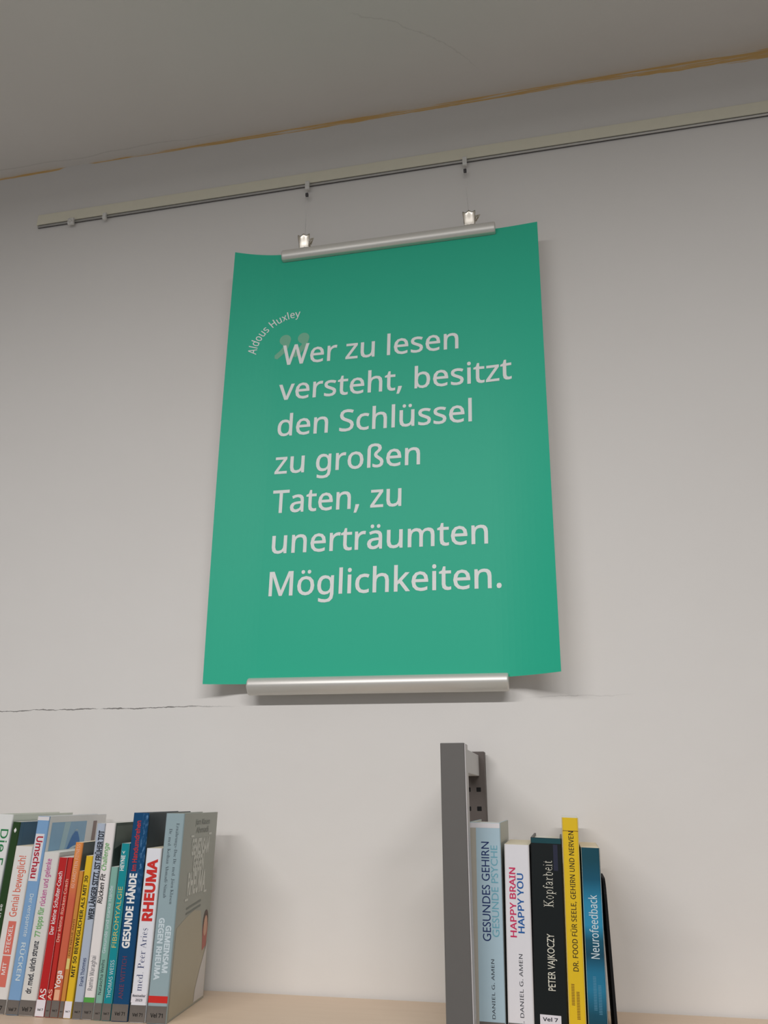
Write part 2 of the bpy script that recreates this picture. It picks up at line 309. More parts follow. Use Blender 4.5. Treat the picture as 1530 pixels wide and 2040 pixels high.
  'g': '493|221,438 76,-16 58,-49 4,0 10,57 56,0 0,-437 -21,-102 -63,-63 -108,-20 -86,6 -69,21 0,65 71,-25 88,-9 49,8 38,25 23,38 8,50 0,17 1,28 2,25 -4,0 -55,-49 -78,-16 -51,6 -44,20 -35,33 -35,70 -12,93 12,92 35,71 35,34 43,20|230,379 -61,-20 -39,-56 -13,-90 7,-70 22,-51 36,-32 50,-10 56,8 38,27 23,46 7,66 0,17 -13,95 -41,53',
  'h': '496|139,431 -1,-32 -3,-29 5,0 34,37 47,22 52,8 87,-16 53,-51 18,-90 0,-280 -70,0 0,275 -23,78 -30,19 -43,7 -76,-19 -39,-52 -11,-86 0,-222 -71,0 0,609 71,0',
  'i': '207|139,430 0,-430 -71,0 0,430|104,591 29,-11 12,-34 -12,-34 -29,-11 -29,11 -12,34 12,34',
  'j': '207|18,-192 -36,2 -26,7 0,57 25,-6 28,-2 42,14 17,53 0,497 71,0 0,-494 -13,-69 -39,-44|63,546 12,34 29,11 29,-11 12,-34 -12,-34 -29,-11 -29,11',
  'k': '428|138,291 -1,-34 -2,-36 3,0 14,19 20,24 17,21 137,145 83,0 -174,-184 186,-246 -85,0 -149,200 -49,-42 0,-158 -70,0 0,609 70,0',
  'l': '207|139,0 -71,0 0,609 71,0',
  'm': '750|540,438 63,-9 46,-28 27,-49 9,-72 0,-280 -70,0 0,277 -21,76 -66,26 -54,-10 -36,-27 -20,-44 -7,-61 0,-237 -69,0 0,277 -10,56 -29,34 -50,12 -68,-19 -35,-52 -11,-85 0,-223 -71,0 0,430 57,0 11,-59 4,0 33,38 44,22 49,7 83,-18 49,-54 4,0 59,54',
  'n': '496|275,438 68,-9 48,-28 30,-49 10,-72 0,-280 -70,0 0,275 -23,78 -30,19 -43,7 -61,-11 -38,-30 -20,-49 -7,-66 0,-223 -71,0 0,430 57,0 11,-59 4,0 35,38 47,22',
  'o': '485|442,216 -14,-95 -40,-70 -64,-44 -83,-15 -78,15 -63,44 -41,70 -15,95 24,120 69,76 107,26 103,-26 70,-76|117,216 13,-88 42,-57 71,-20 71,20 42,57 13,88 -14,87 -41,56 -72,20 -57,-11 -38,-33 -23,-51',
  'p': '493|273,438 71,-14 57,-41 27,-44 16,-55 5,-68 -22,-123 -62,-76 -93,-25 -59,9 -43,23 -31,31 -5,0 3,-35 2,-36 0,-176 -71,0 0,622 58,0 10,-59 3,0 31,34 43,24|260,379 -70,-17 -38,-49 -13,-84 0,-13 11,-90 38,-56 73,-19 65,21 38,59 12,86 -7,66 -21,51 -37,33',
  'q': '493|354,-9 1,34 3,33 -4,0 -51,-47 -84,-19 -71,14 -55,42 -27,43 -17,55 -5,68 23,124 62,75 92,25 83,-19 51,-48 3,0 11,59 56,0 0,-622 -71,0|233,51 71,16 38,49 13,83 0,14 -7,72 -20,52 -38,32 -59,10 -50,-11 -36,-34 -21,-53 -7,-68 7,-68 22,-52 36,-32',
  'r': '331|269,438 26,-1 24,-4 -9,-65 -23,4 -23,2 -47,-11 -41,-29 -27,-45 -10,-60 0,-229 -71,0 0,430 58,0 8,-79 3,0 33,44 44,31',
  's': '384|348,119 -21,-70 -59,-43 -92,-14 -77,7 -57,20 0,64 62,-23 74,-11 78,17 24,46 -9,29 -32,26 -65,29 -71,32 -46,38 -16,58 11,48 33,36 52,22 65,8 73,-8 64,-21 -24,-56 -57,19 -61,8 -66,-14 -23,-38 11,-30 35,-24 65,-28 70,-31 44,-39',
  't': '289|212,50 33,3 27,6 0,-54 -32,-9 -40,-4 -62,12 -47,40 -17,81 0,250 -61,0 0,34 62,28 28,91 41,0 0,-98 125,0 0,-55 -125,0 0,-248 19,-58',
  'u': '496|427,430 0,-430 -57,0 -11,57 -3,0 -35,-37 -48,-21 -53,-7 -86,16 -53,51 -18,89 0,282 72,0 0,-277 23,-77 30,-19 42,-6 76,18 39,52 12,85 0,224',
  'v': '407|163,0 -163,430 75,0 92,-254 13,-39 13,-41 8,-33 3,0 10,33 13,42 14,38 91,254 75,0 -163,-430',
  'w': '630|346,243 -10,33 -8,32 -7,27 -5,22 -3,0 -5,-22 -6,-28 -8,-32 -10,-33 -77,-241 -80,0 -118,430 73,0 59,-230 12,-47 10,-45 6,-36 3,0 6,24 7,31 8,32 8,28 76,243 77,0 74,-243 12,-39 11,-40 6,-35 3,0 6,34 11,45 12,48 60,230 72,0 -119,-430 -83,0',
  'x': '424|170,220 -148,210 80,0 111,-162 109,162 80,0 -149,-210 157,-220 -80,0 -117,172 -119,-172 -80,0',
  'y': '409|1,430 75,0 93,-245 15,-41 12,-39 9,-37 4,0 15,53 21,65 88,244 76,0 -185,-489 -36,-71 -50,-46 -71,-16 -33,2 -25,4 0,56 21,-3 26,-2 43,9 31,27 22,40 22,57',
  'z': '377|346,0 -315,0 0,47 231,328 -217,0 0,55 295,0 0,-53 -228,-322 234,0',
  '|': '442|192,609 58,0 0,-802 -58,0',
  'Ä': '512|437,0 -69,177 -227,0 -68,-177 -73,0 224,575 65,0 223,-575|282,415 -8,23 -11,35 -8,27 -8,-32 -9,-30 -8,-23 -65,-174 181,0|143,689 11,30 26,9 27,-9 11,-30 -11,-30 -27,-10 -26,10|294,689 10,30 26,9 27,-9 11,-30 -11,-30 -27,-10 -26,10',
  'Ü': '586|513,202 -24,-107 -73,-75 -56,-21 -70,-7 -65,6 -54,20 -43,32 -31,43 -19,51 -6,60 0,369 72,0 0,-372 10,-62 28,-46 46,-29 66,-9 85,18 48,53 15,76 0,371 71,0|181,689 11,30 27,9 26,-9 12,-30 -12,-30 -26,-10 -27,10|332,689 11,30 26,9 26,-9 12,-30 -12,-30 -26,-10 -26,10',
  'ß': '506|419,495 -12,-48 -28,-36 -33,-28 -28,-26 -12,-27 6,-19 20,-20 45,-32 50,-38 32,-43 11,-55 -19,-75 -52,-42 -78,-14 -67,7 -50,20 0,64 33,-16 39,-13 42,-5 64,18 19,51 -7,34 -23,29 -45,33 -53,39 -27,35 -8,38 11,43 27,31 33,26 27,28 11,37 -28,49 -74,15 -52,-8 -39,-26 -15,-53 0,-468 -71,0 0,468 23,86 64,45 90,14 91,-13 61,-39',
  'ä': '450|231,437 68,-9 48,-25 29,-45 9,-65 0,-293 -51,0 -14,61 -3,0 -38,-39 -45,-23 -62,-7 -69,14 -48,42 -18,71 13,57 37,43 65,26 91,12 73,2 0,26 -6,45 -17,29 -66,21 -64,-10 -57,-23 -22,53 67,26|252,208 -68,-8 -43,-18 -31,-63 22,-53 56,-17 91,30 27,38 9,55 0,38|113,546 11,30 27,9 26,-9 11,-30 -11,-30 -26,-10 -27,10|264,546 11,30 26,9 26,-9 11,-30 -11,-30 -26,-10 -26,10',
  'ö': '485|442,216 -14,-95 -40,-70 -64,-44 -83,-15 -78,15 -63,44 -41,70 -15,95 24,120 69,76 107,26 103,-26 70,-76|117,216 13,-88 42,-57 71,-20 71,20 42,57 13,88 -14,87 -41,56 -72,20 -57,-11 -38,-33 -23,-51|131,546 11,30 26,9 27,-9 11,-30 -11,-30 -27,-10 -26,10|281,546 11,30 26,9 27,-9 11,-30 -11,-30 -27,-10 -26,10',
  'ü': '496|427,430 0,-430 -57,0 -11,57 -3,0 -35,-37 -48,-21 -53,-7 -86,16 -53,51 -18,89 0,282 72,0 0,-277 23,-77 30,-19 42,-6 76,18 39,52 12,85 0,224|136,546 11,30 26,9 27,-9 11,-30 -11,-30 -27,-10 -26,10|286,546 11,30 26,9 27,-9 11,-30 -11,-30 -27,-10 -26,10',
 },
 'g': {
  ' ': '278',
  'A': '667|362,686 -69,0 -293,-686 100,0 86,201 290,0 91,-201 100,0|326,536 110,-247 -212,0',
  'B': '563|75,0 234,0 109,17 72,43 40,58 13,64 -11,64 -33,52 -51,39 -69,23 0,2 59,35 34,48 11,63 -12,63 -38,56 -65,40 -95,15 -198,0|173,594 90,0 57,-8 36,-20 20,-31 6,-36 -9,-48 -27,-34 -45,-20 -63,-7 -65,0|173,302 118,0 67,-8 47,-22 28,-33 9,-43 -7,-38 -23,-35 -45,-25 -71,-10 -123,0',
  'C': '708|656,635 -86,32 -77,18 -71,6 -150,-27 -118,-75 -78,-114 -28,-144 22,-113 66,-111 115,-83 165,-33 97,8 80,21 70,31 0,107 -79,-42 -80,-26 -79,-9 -112,19 -87,53 -57,82 -20,105 21,104 57,83 86,54 108,20 77,-8 77,-23 81,-40',
  'D': '750|76,0 266,0 151,29 114,76 72,109 25,127 -21,121 -66,110 -113,79 -163,31 -265,0|174,594 151,0 124,-20 87,-55 50,-81 17,-97 -11,-75 -42,-83 -84,-67 -136,-28 -156,0',
  'E': '500|462,682 -387,0 0,-682 396,0 0,88 -298,0 0,212 279,0 0,88 -279,0 0,206 289,0',
  'F': '469|440,682 -364,0 0,-682 98,0 0,317 266,0 0,88 -266,0 0,189 266,0',
  'G': '740|673,336 -229,0 0,-88 131,0 0,-140 -148,-27 -111,19 -88,54 -57,81 -20,105 20,103 56,83 83,55 104,20 82,-8 82,-22 81,-37 0,99 -93,35 -75,18 -75,5 -145,-27 -116,-75 -77,-112 -28,-140 27,-138 76,-110 115,-72 145,-26 131,13 129,43',
  'H': '729|653,682 -98,0 0,-297 -382,0 0,297 -98,0 0,-682 98,0 0,297 382,0 0,-297 98,0',
  'I': '250|174,682 -98,0 0,-682 98,0',
  'J': '250|174,682 -98,0 0,-661 -3,-69 -15,-50 -33,-29 -62,-10 -25,0 18,-91 30,-2 87,17 58,46 33,71 10,88',
  'K': '656|285,359 297,323 -122,0 -287,-312 0,312 -98,0 0,-682 98,0 0,337 347,-337 135,0',
  'L': '490|172,682 -98,0 0,-682 406,0 0,88 -308,0',
  'M': '781|709,682 -91,0 -227,-280 -226,280 -92,0 0,-682 98,0 0,531 2,0 210,-264 16,0 210,264 2,0 0,-531 98,0',
  'N': '781|706,682 -92,0 0,-528 -462,528 -78,0 0,-682 92,0 0,525 456,-525 84,0',
  'O': '823|45,341 26,-133 72,-111 115,-77 151,-29 155,29 116,77 73,112 25,132 -26,135 -73,111 -116,76 -152,28 -150,-28 -116,-76 -74,-112|146,341 20,104 56,82 83,54 106,20 106,-20 84,-54 56,-82 20,-104 -20,-103 -56,-83 -84,-54 -106,-20 -106,20 -84,54 -55,83',
  'P': '510|70,682 0,-682 98,0 0,295 102,0 103,15 71,40 42,61 14,75 -13,76 -40,63 -67,42 -97,15|168,594 115,0 56,-9 35,-24 19,-34 6,-37 -8,-45 -25,-34 -37,-21 -50,-7 -111,0',
  'R': '604|77,682 0,-682 98,0 0,296 41,0 37,-5 39,-20 46,-48 59,-83 90,-140 117,0 -39,53 -28,41 -26,41 -49,78 -48,63 -55,48 49,27 35,38 22,47 8,55 -16,80 -44,60 -71,38 -93,13|175,598 63,0 61,-7 41,-21 24,-32 8,-43 -6,-41 -21,-36 -42,-25 -65,-9 -63,0',
  'S': '458|399,643 -75,36 -77,12 -85,-13 -65,-36 -42,-58 -15,-75 46,-113 102,-76 101,-68 46,-87 -7,-29 -20,-28 -35,-21 -49,-8 -65,11 -61,34 -54,54 0,-124 58,-35 63,-21 70,-7 76,14 61,38 40,59 14,74 -46,127 -101,78 -102,62 -46,79 14,42 38,29 56,10 49,-6 54,-22 57,-43',
  'T': '604|587,682 -570,0 0,-88 236,0 0,-594 98,0 0,594 236,0',
  'U': '708|648,682 -98,0 0,-397 -3,-59 -13,-50 -27,-40 -39,-28 -53,-20 -68,-7 -81,14 -66,44 -24,33 -13,43 -4,64 0,403 -98,0 0,-424 24,-120 64,-83 91,-48 105,-16 133,20 95,56 56,87 19,114',
  'V': '604|604,682 -97,0 -204,-479 -205,479 -98,0 295,-688 20,0',
  'Y': '604|301,447 -183,235 -118,0 253,-321 0,-361 98,0 0,360 253,322 -118,0',
  'Z': '646|450,594 -434,-594 615,0 0,88 -434,0 434,594 -588,0 0,-88',
 },
 's': {
  ' ': '175',
  '-': '216|27,154 0,52 162,0 0,-52',
  '.': '180|89,-9 -29,10 -12,35 12,35 29,10 30,-10 13,-35 -13,-35',
  'A': '437|-9,0 0,18 33,12 25,45 157,391 18,-1 160,-378 27,-53 32,-16 0,-18 -214,0 0,18 41,7 13,21 -10,35 -20,51 -150,0 -24,-61 -3,-12 -1,-11 12,-22 37,-8 4,0 0,-18|113,161 129,0 -65,158',
  'D': '496|20,0 0,17 43,13 11,45 0,299 -13,52 -46,13 0,16 207,0 74,-6 61,-20 48,-33 35,-45 21,-56 7,-67 -15,-100 -45,-71 -75,-43 -105,-14|222,24 57,13 40,38 24,64 8,90 -8,89 -24,64 -40,38 -56,13 -33,-10 -8,-38 0,-313 8,-38',
  'E': '442|14,0 0,17 48,13 13,48 0,291 -13,56 -46,14 0,16 383,0 0,-135 -16,0 -14,53 -29,33 -45,18 -63,6 -32,-2 -14,-11 -3,-29 0,-142 10,0 66,23 29,76 16,0 0,-227 -17,0 -14,63 -32,32 -56,9 -2,0 0,-155 9,-32 38,-7 83,11 58,36 40,68 19,0 -28,-143',
  'J': '330|109,-65 -58,11 -40,32 -14,45 14,38 33,14 35,-13 14,-34 -8,-29 -8,-18 28,-21 34,15 9,46 0,346 -6,42 -20,21 -43,9 0,16 235,0 0,-16 -37,-8 -17,-20 -5,-44 0,-278 -9,-68 -27,-48 -46,-29',
  'K': '510|16,0 0,17 47,15 12,49 0,298 -12,45 -46,15 0,16 225,0 0,-16 -37,-7 -18,-17 -4,-36 0,-145 138,139 28,45 -15,16 -43,5 0,16 195,0 0,-16 -9,0 -41,-9 -44,-26 -47,-43 -74,-76 192,-239 24,-21 32,-8 0,-17 -238,0 0,17 25,1 16,3 12,13 -18,32 -117,148 -16,-16 0,-117 12,-49 47,-15 0,-17',
  'P': '418|15,0 0,17 47,15 13,49 0,298 -13,45 -46,15 0,16 198,0 73,-3 49,-12 54,-42 19,-66 -11,-52 -31,-40 -53,-26 -72,-8 -60,0 0,-125 12,-49 48,-15 0,-17|182,230 19,0 43,5 28,18 15,30 5,46 -17,77 -59,25 -27,-7 -7,-26',
  'S': '390|43,-11 0,169 19,0 21,-64 28,-44 38,-26 48,-9 60,21 22,53 -14,40 -40,31 -62,31 -86,62 -27,79 17,71 48,46 70,17 44,-5 53,-13 9,-2 9,-1 20,21 19,0 0,-147 -17,0 -29,66 -45,44 -54,16 -54,-19 -20,-46 17,-44 52,-33 64,-30 64,-40 33,-45 9,-55 -20,-75 -58,-50 -89,-18 -34,2 -32,9 -28,8 -13,3 -16,-5 -8,-18',
  'a': '344|255,-10 -39,11 -16,34 -49,-33 -56,-11 -55,20 -20,52 11,41 32,32 56,28 80,26 0,51 -12,41 -39,14 -33,-6 -11,-16 9,-17 10,-26 -13,-29 -33,-11 -32,12 -12,33 16,42 46,30 67,10 61,-6 40,-20 22,-33 8,-49 0,-148 2,-22 9,-6 16,8 9,-14 -35,-29|151,34 23,7 25,22 0,106 -45,-18 -27,-28 -9,-39 8,-38',
  'b': '361|43,-11 0,399 -6,40 -29,11 0,16 130,0 0,-176 37,29 46,10 63,-19 42,-54 16,-79 -19,-91 -53,-62 -78,-23 -44,9 -43,29 -52,-39|183,14 30,9 19,26 10,46 3,65 -14,91 -47,29 -29,-10 -17,-28 0,-173 5,-31 15,-18',
  'c': '293|156,-10 -69,21 -49,57 -19,82 21,87 56,60 79,22 75,-21 27,-53 -11,-30 -30,-11 -30,12 -10,35 1,10 0,10 -7,19 -21,7 -31,-12 -20,-37 -6,-61 6,-64 19,-47 29,-28 38,-10 67,34 14,-12 -37,-39 -43,-23',
  'd': '370|140,-10 -62,20 -43,56 -16,81 17,90 45,60 65,21 43,-9 34,-29 0,121 -11,29 -36,9 0,16 143,0 0,-380 6,-34 28,-13 0,-17 -130,-21 0,49 -35,-37|171,28 31,13 21,35 0,166 -17,28 -32,11 -27,-8 -17,-23 -12,-97 12,-95',
  'e': '301|154,-10 -69,20 -48,59 -18,88 19,83 49,58 70,20 52,-9 40,-29 25,-46 9,-61 0,-7 -166,0 6,-54 15,-39 26,-23 35,-8 38,11 33,33 15,-13 -37,-46 -43,-28|116,192 85,0 0,23 -8,62 -32,20 -25,-11 -15,-31 -5,-52',
  'f': '214|15,0 0,16 25,6 10,13 2,38 0,204 -36,0 0,33 36,0 0,43 8,47 25,36 38,21 51,8 66,-19 23,-46 -11,-33 -28,-12 -29,10 -10,26 8,29 3,6 1,7 -17,10 -27,-13 -5,-40 0,-80 55,0 0,-33 -55,0 0,-212 10,-39 41,-10 0,-16',
  'g': '327|146,-140 -57,4 -41,14 -34,47 14,29 41,20 -34,25 -11,31 18,44 60,36 -44,25 -27,34 -9,43 18,56 48,37 69,13 76,-14 84,0 0,-36 -49,0 23,-65 -15,-52 -42,-35 -62,-13 -15,0 -15,1 -30,-10 -11,-23 10,-16 30,-6 34,0 84,-9 44,-27 13,-50 -11,-43 -33,-33 -53,-20|157,124 33,22 9,65 -9,65 -33,21 -33,-21 -10,-65 10,-65|161,-116 57,5 34,17 11,28 -14,25 -44,7 -108,0 -24,-39 22,-30',
  'h': '381|18,0 0,16 27,10 7,30 0,343 -6,30 -27,11 0,15 129,0 0,-188 42,38 53,13 38,-6 28,-20 16,-34 5,-46 0,-156 7,-30 26,-10 0,-16 -161,0 0,16 5,0 21,10 7,30 0,161 -6,41 -26,13 -30,-9 -25,-27 0,-179 6,-30 26,-10 0,-16',
  'i': '198|101,362 -36,14 -15,36 15,37 36,14 36,-14 14,-37 -15,-36|18,0 0,16 27,10 7,30 0,196 -5,33 -27,8 1,17 127,0 0,-254 6,-30 26,-10 0,-16',
  'l': '199|18,0 0,16 27,10 7,30 0,342 -5,31 -27,10 0,16 128,0 0,-399 6,-30 26,-10 0,-16',
  'm': '554|18,0 0,16 27,10 7,30 0,197 -6,31 -27,10 0,16 127,0 0,-45 42,40 49,13 40,-6 28,-19 15,-32 44,43 54,14 37,-6 27,-20 16,-34 6,-46 0,-156 6,-30 26,-10 0,-16 -159,0 0,16 26,10 7,30 0,161 -6,41 -27,13 -53,-34 0,-181 7,-30 25,-10 0,-16 -157,0 0,16 26,10 7,30 0,161 -6,41 -27,13 -29,-9 -24,-27 0,-179 6,-29 25,-11 0,-16',
  'n': '381|18,0 0,16 27,10 7,30 0,197 -6,31 -27,10 0,16 129,0 0,-43 42,39 53,12 38,-6 28,-20 16,-34 5,-46 0,-156 7,-30 26,-10 0,-16 -161,0 0,16 5,0 21,10 7,30 0,161 -6,41 -26,13 -30,-9 -25,-27 0,-179 6,-30 26,-10 0,-16',
  'o': '336|169,-10 -79,21 -52,59 -19,84 19,85 52,58 78,21 77,-20 53,-58 19,-86 -19,-85 -53,-58|169,11 40,28 8,42 3,73 -3,73 -9,44 -39,28 -41,-28 -8,-44 -3,-73 3,-72 8,-43',
  'p': '371|17,-139 0,15 23,7 10,16 2,37 0,307 -6,40 -27,12 0,15 124,0 0,-47 37,42 50,14 63,-21 42,-57 15,-81 -16,-88 -43,-60 -64,-22 -44,11 -35,31 0,-90 4,-41 15,-19 30,-5 0,-16|195,28 44,31 14,95 -12,94 -16,22 -26,8 -28,-11 -23,-32 0,-166 19,-31',
  'r': '287|18,0 0,16 27,10 7,30 0,196 -6,33 -26,8 1,17 125,0 0,-58 41,49 46,17 42,-14 14,-38 -11,-32 -30,-12 -26,9 -15,19 -18,10 -27,-19 -13,-49 0,-136 10,-31 38,-9 0,-16',
  's': '288|151,-10 -64,16 -14,3 -22,-18 -15,0 0,114 17,0 34,-66 53,-24 39,12 13,31 -9,26 -27,21 -49,25 -53,39 -17,51 28,71 76,28 25,-3 33,-8 7,-2 7,-1 17,14 14,0 0,-97 -16,0 -32,55 -47,19 -33,-10 -11,-27 10,-27 31,-20 45,-23 50,-38 16,-56 -29,-77',
  't': '228|124,-9 -58,19 -18,61 0,208 -28,0 0,21 68,69 41,55 15,0 0,-114 64,0 0,-31 -64,0 0,-197 5,-31 19,-11 38,35 16,-9 -24,-42 -33,-25',
  'u': '375|131,-10 -40,7 -26,20 -19,80 0,151 -7,34 -28,12 0,16 131,0 0,-236 9,-28 26,-10 51,30 0,182 -7,35 -32,11 0,16 135,0 0,-240 7,-31 29,-9 0,-17 -132,-23 0,50 -42,-37',
 },
}
_cache = {}
def glyph(font, ch):
    if (font, ch) not in _cache:
        parts = GLYPHS[font][ch].split('|'); loops = []
        for q in parts[1:]:
            x = y = 0; L = []
            for w in q.split():
                a, b = w.split(','); x += int(a); y += int(b); L.append((x/1000, y/1000))
            loops.append(L)
        _cache[font, ch] = (int(parts[0])/1000, loops)
    return _cache[font, ch]
def get(font, ch):
    """glyph with composed umlauts where the outline set has none"""
    if ch in GLYPHS[font]: return glyph(font, ch)
    base = {'ä': 'a', 'ö': 'o', 'ü': 'u', 'Ä': 'A', 'Ö': 'O', 'Ü': 'U'}[ch]
    adv, loops = glyph(font, base); xs = [p[0] for l in loops for p in l]; top = max(p[1] for l in loops for p in l)
    cx = (min(xs)+max(xs))/2; loops = list(loops)
    for dx in (-.09, .09):
        loops.append([(cx+dx+.045*math.cos(-k*math.pi/5), top+.10+.045*math.sin(-k*math.pi/5)) for k in range(10)])
    return adv, loops
def fatten(loop, d):
    n = len(loop); out = []
    for i in range(n):
        p0, p1, p2 = loop[i-1], loop[i], loop[(i+1) % n]
        a = Vector((p1[0]-p0[0], p1[1]-p0[1])); b = Vector((p2[0]-p1[0], p2[1]-p1[1]))
        if a.length < 1e-6 or b.length < 1e-6: out.append(p1); continue
        a.normalize(); b.normalize()
        na = Vector((-a.y, a.x)); nb = Vector((-b.y, b.x)); m = na+nb
        if m.length < .3: out.append(p1); continue
        m = m/max(.5, m.dot(na)+1e-9) if m.dot(na) > 0 else m
        k = m.normalized()*min(1.6, 1/max(.62, m.normalized().dot(na)))
        out.append((p1[0]+k.x*d, p1[1]+k.y*d))
    return out
def layout(text, font, bold=0.0, track=0.0, slant=0.0):
    """list of glyphs, each a list of loops, pen starting at 0; returns glyph list and extents"""
    x = 0; res = []
    for ch in text:
        adv, loops = get(font, ch); g = []
        for l in loops:
            if bold: l = fatten(l, bold)
            g.append([(px+x+py*slant, py) for px, py in l])
        if g: res.append(g)
        x += adv+track
    xs = [p[0] for g in res for l in g for p in l]
    return res, min(xs), max(xs)
def add_glyphs(bm, glyphs, fn, mi=0):
    """fill each glyph by the non-zero winding rule and map its 2D points through fn -> 3D"""
    for loops in glyphs:
        xs = [p[0] for l in loops for p in l]; ys = [p[1] for l in loops for p in l]
        ox, oy = min(xs), min(ys); sc = 1/max(max(xs)-ox, max(ys)-oy, 1e-9)
        pts = []; edges = []
        for l in loops:
            b = len(pts); n = len(l)
            pts += [Vector(((p[0]-ox)*sc, (p[1]-oy)*sc)) for p in l]
            edges += [(b+i, b+(i+1) % n) for i in range(n)]
        vo, _, fo, _, _, _ = delaunay_2d_cdt(pts, edges, [], 0, 1e-5)
        segs = [(pts[a], pts[b]) for a, b in edges]; vs = {}
        for f in fo:
            cx = sum(vo[i].x for i in f)/len(f); cy = sum(vo[i].y for i in f)/len(f); w = 0
            for a, b in segs:
                if (a.y > cy) != (b.y > cy):
                    if a.x+(cy-a.y)*(b.x-a.x)/(b.y-a.y) > cx: w += 1 if b.y > a.y else -1
            if w == 0: continue
            for i in f:
                if i not in vs: vs[i] = bm.verts.new(fn(vo[i].x/sc+ox, vo[i].y/sc+oy))
            q = bm.faces.new([vs[i] for i in f]); q.material_index = mi

# ------------------------------------------------------------------ the setting
tag(link('wall_back', box(-3.2, 3.2, 0, .15, 0, CEIL_Z), wall_material()), 'off-white plastered wall with hairline cracks behind the poster', 'wall', kind='structure')
tag(link('ceiling', box(-3.2, 3.2, -4.6, .15, CEIL_Z, CEIL_Z+.12), ceiling_material()), 'grey-white plaster ceiling above the ochre paint edge', 'ceiling', kind='structure')
tag(link('floor', box(-3.2, 3.2, -4.6, .15, -.1, 0), floor_material()), 'grey floor below the bookcase', 'floor', kind='structure')
tag(link('trim_1', box(-1.076, 3.0, -.005, .0005, E+1.2195, E+1.2475, .0015), M_CREAM), 'cream painted batten along the wall above the hanging rail', 'trim', kind='structure')

# ceiling luminaires (outside the picture, they light the wall)
for lx in LAMP_X:
    t = thing('ceiling_light', 'long fluorescent ceiling light over the aisle', 'lamp', (lx, LAMP_Y, CEIL_Z), 'fluorescent ceiling lights')
    bm = bmesh.new()
    add_box(bm, -.74, .74, -.09, .09, -.028, 0)
    for sy in (-.09, .085): add_box(bm, -.74, .74, sy, sy+.005, -.07, -.028)
    for sx in (-.74, .735): add_box(bm, sx, sx+.005, -.085, .085, -.07, -.028)
    link('housing', bm, M_PLASTIC, t)
    k = MATS.get('tube') or N('fluorescent_tube').m
    if 'tube' not in MATS:
        MATS['tube'] = k; b = k.node_tree.nodes['Principled BSDF']
        b.inputs['Emission Color'].default_value = (1, .96, .9, 1); b.inputs['Emission Strength'].default_value = 2.0
    bm = bmesh.new(); add_tube(bm, [(-.70, 0, -.046), (.70, 0, -.046)], .013, 16); link('tube', bm, k, t)

# ------------------------------------------------------------------ hanging rail
t = thing('hanging_rail', 'thin metal picture hanging rail along the wall below the batten', 'rail', (-1.073, 0, E+1.215))
bm = bmesh.new()
add_prism(bm, [(.0003, .0042), (-.0030, .0042), (-.0030, -.0016), (.0003, -.0016)], 'x', 0, 4.0)
link('rail_channel', bm, M_DARKMETAL, t)  # channel coloured dark to stand for the shaded gap behind the lip
bm = bmesh.new(); add_tube(bm, [(0.002, -.0046, -.0010), (3.998, -.0046, -.0010)], .0021, 10); link('rail_lip', bm, M_STEEL, t)
def hook_mesh(w, h):
    bm = bmesh.new()
    add_prism(bm, [(-.0015, .0035), (-.0115, .0035), (-.013, .001), (-.013, -h*.75), (-.011, -h), (-.0065, -h), (-.0065, -h*.55), (-.0095, -.0055), (-.008, -.0055), (-.008, .0014), (-.0015, .0014)], 'x', -w/2, w/2)
    return bm
RAILZ = E+1.2155
h1 = thing('rail_hook', 'wide white plastic hook, leftmost on the hanging rail', 'hook', (-.9844, 0, RAILZ), 'spare hooks on the hanging rail')
link('hook_body', hook_mesh(.0135, .0125), M_PLASTIC, h1)
bm = bmesh.new(); add_tube(bm, [(-.002, -.0135, -.004), (.002, -.0145, -.008)], .0035, 12); link('hook_screw', bm, M_PLASTIC, h1)
h2 = thing('rail_hook', 'narrow empty white plastic hook, second from the left on the hanging rail', 'hook', (-.9023, 0, RAILZ), 'spare hooks on the hanging rail')
link('hook_body', hook_mesh(.0075, .013), M_PLASTIC, h2)

# ------------------------------------------------------------------ poster: sheet, lettering, clamp rails
PB = Vector((-.2828, -.023, E+.1724)); PT = Vector((-.2597, -.043, E+1.0070))
EV = (PT-PB); PH = EV.length; EV.normalize()
EU = Vector((.9999, 0, -.0135)); EN = Vector((0, -1, 0))
def sheet(u, v, off=0.0):
    """point of the hanging sheet: flat between the clamp rails, edges curling towards the room"""
    f = max(0.0, min(1.0, v/PH)); c = 0.0
    if u < -.20: s = (-.20-u)/.097; c += (s**1.8)*(.017*(1-f)+.024*f)
    if u > .19: s = (u-.19)/.10; c += (s**1.6)*(.042*(1-f)+.006*f)
    c += .006*math.sin(math.pi*f)
    return PB+EU*u+EV*v+EN*(c+off)
poster = thing('poster', 'large green poster with a pale German quotation, hanging on the wall between two clamp rails', 'poster', tuple(PB))
inv = lambda p: p-PB
CTL, CTR, CBL, CBR = (-.300, .840), (.286, .838), (-.2895, .0027), (.2927, .010)   # corners of the sheet in its own plane
def corner_mix(a, b):
    return tuple((CBL[k]*(1-a)+CBR[k]*a)*(1-b)+(CTL[k]*(1-a)+CTR[k]*a)*b for k in (0, 1))
bm = bmesh.new(); NU, NV = 60, 40
g = [[[bm.verts.new(inv(sheet(*corner_mix(i/NU, j/NV), o))) for i in range(NU+1)] for j in range(NV+1)] for o in (0.0, -.0006)]
for j in range(NV):
    for i in range(NU):
        bm.faces.new((g[0][j][i], g[0][j][i+1], g[0][j+1][i+1], g[0][j+1][i])).material_index = 0
        bm.faces.new((g[1][j][i], g[1][j+1][i], g[1][j+1][i+1], g[1][j][i+1])).material_index = 1
for i in range(NU):
    for j in (0, NV): bm.faces.new((g[0][j][i], g[0][j][i+1], g[1][j][i+1], g[1][j][i])).material_index = 1
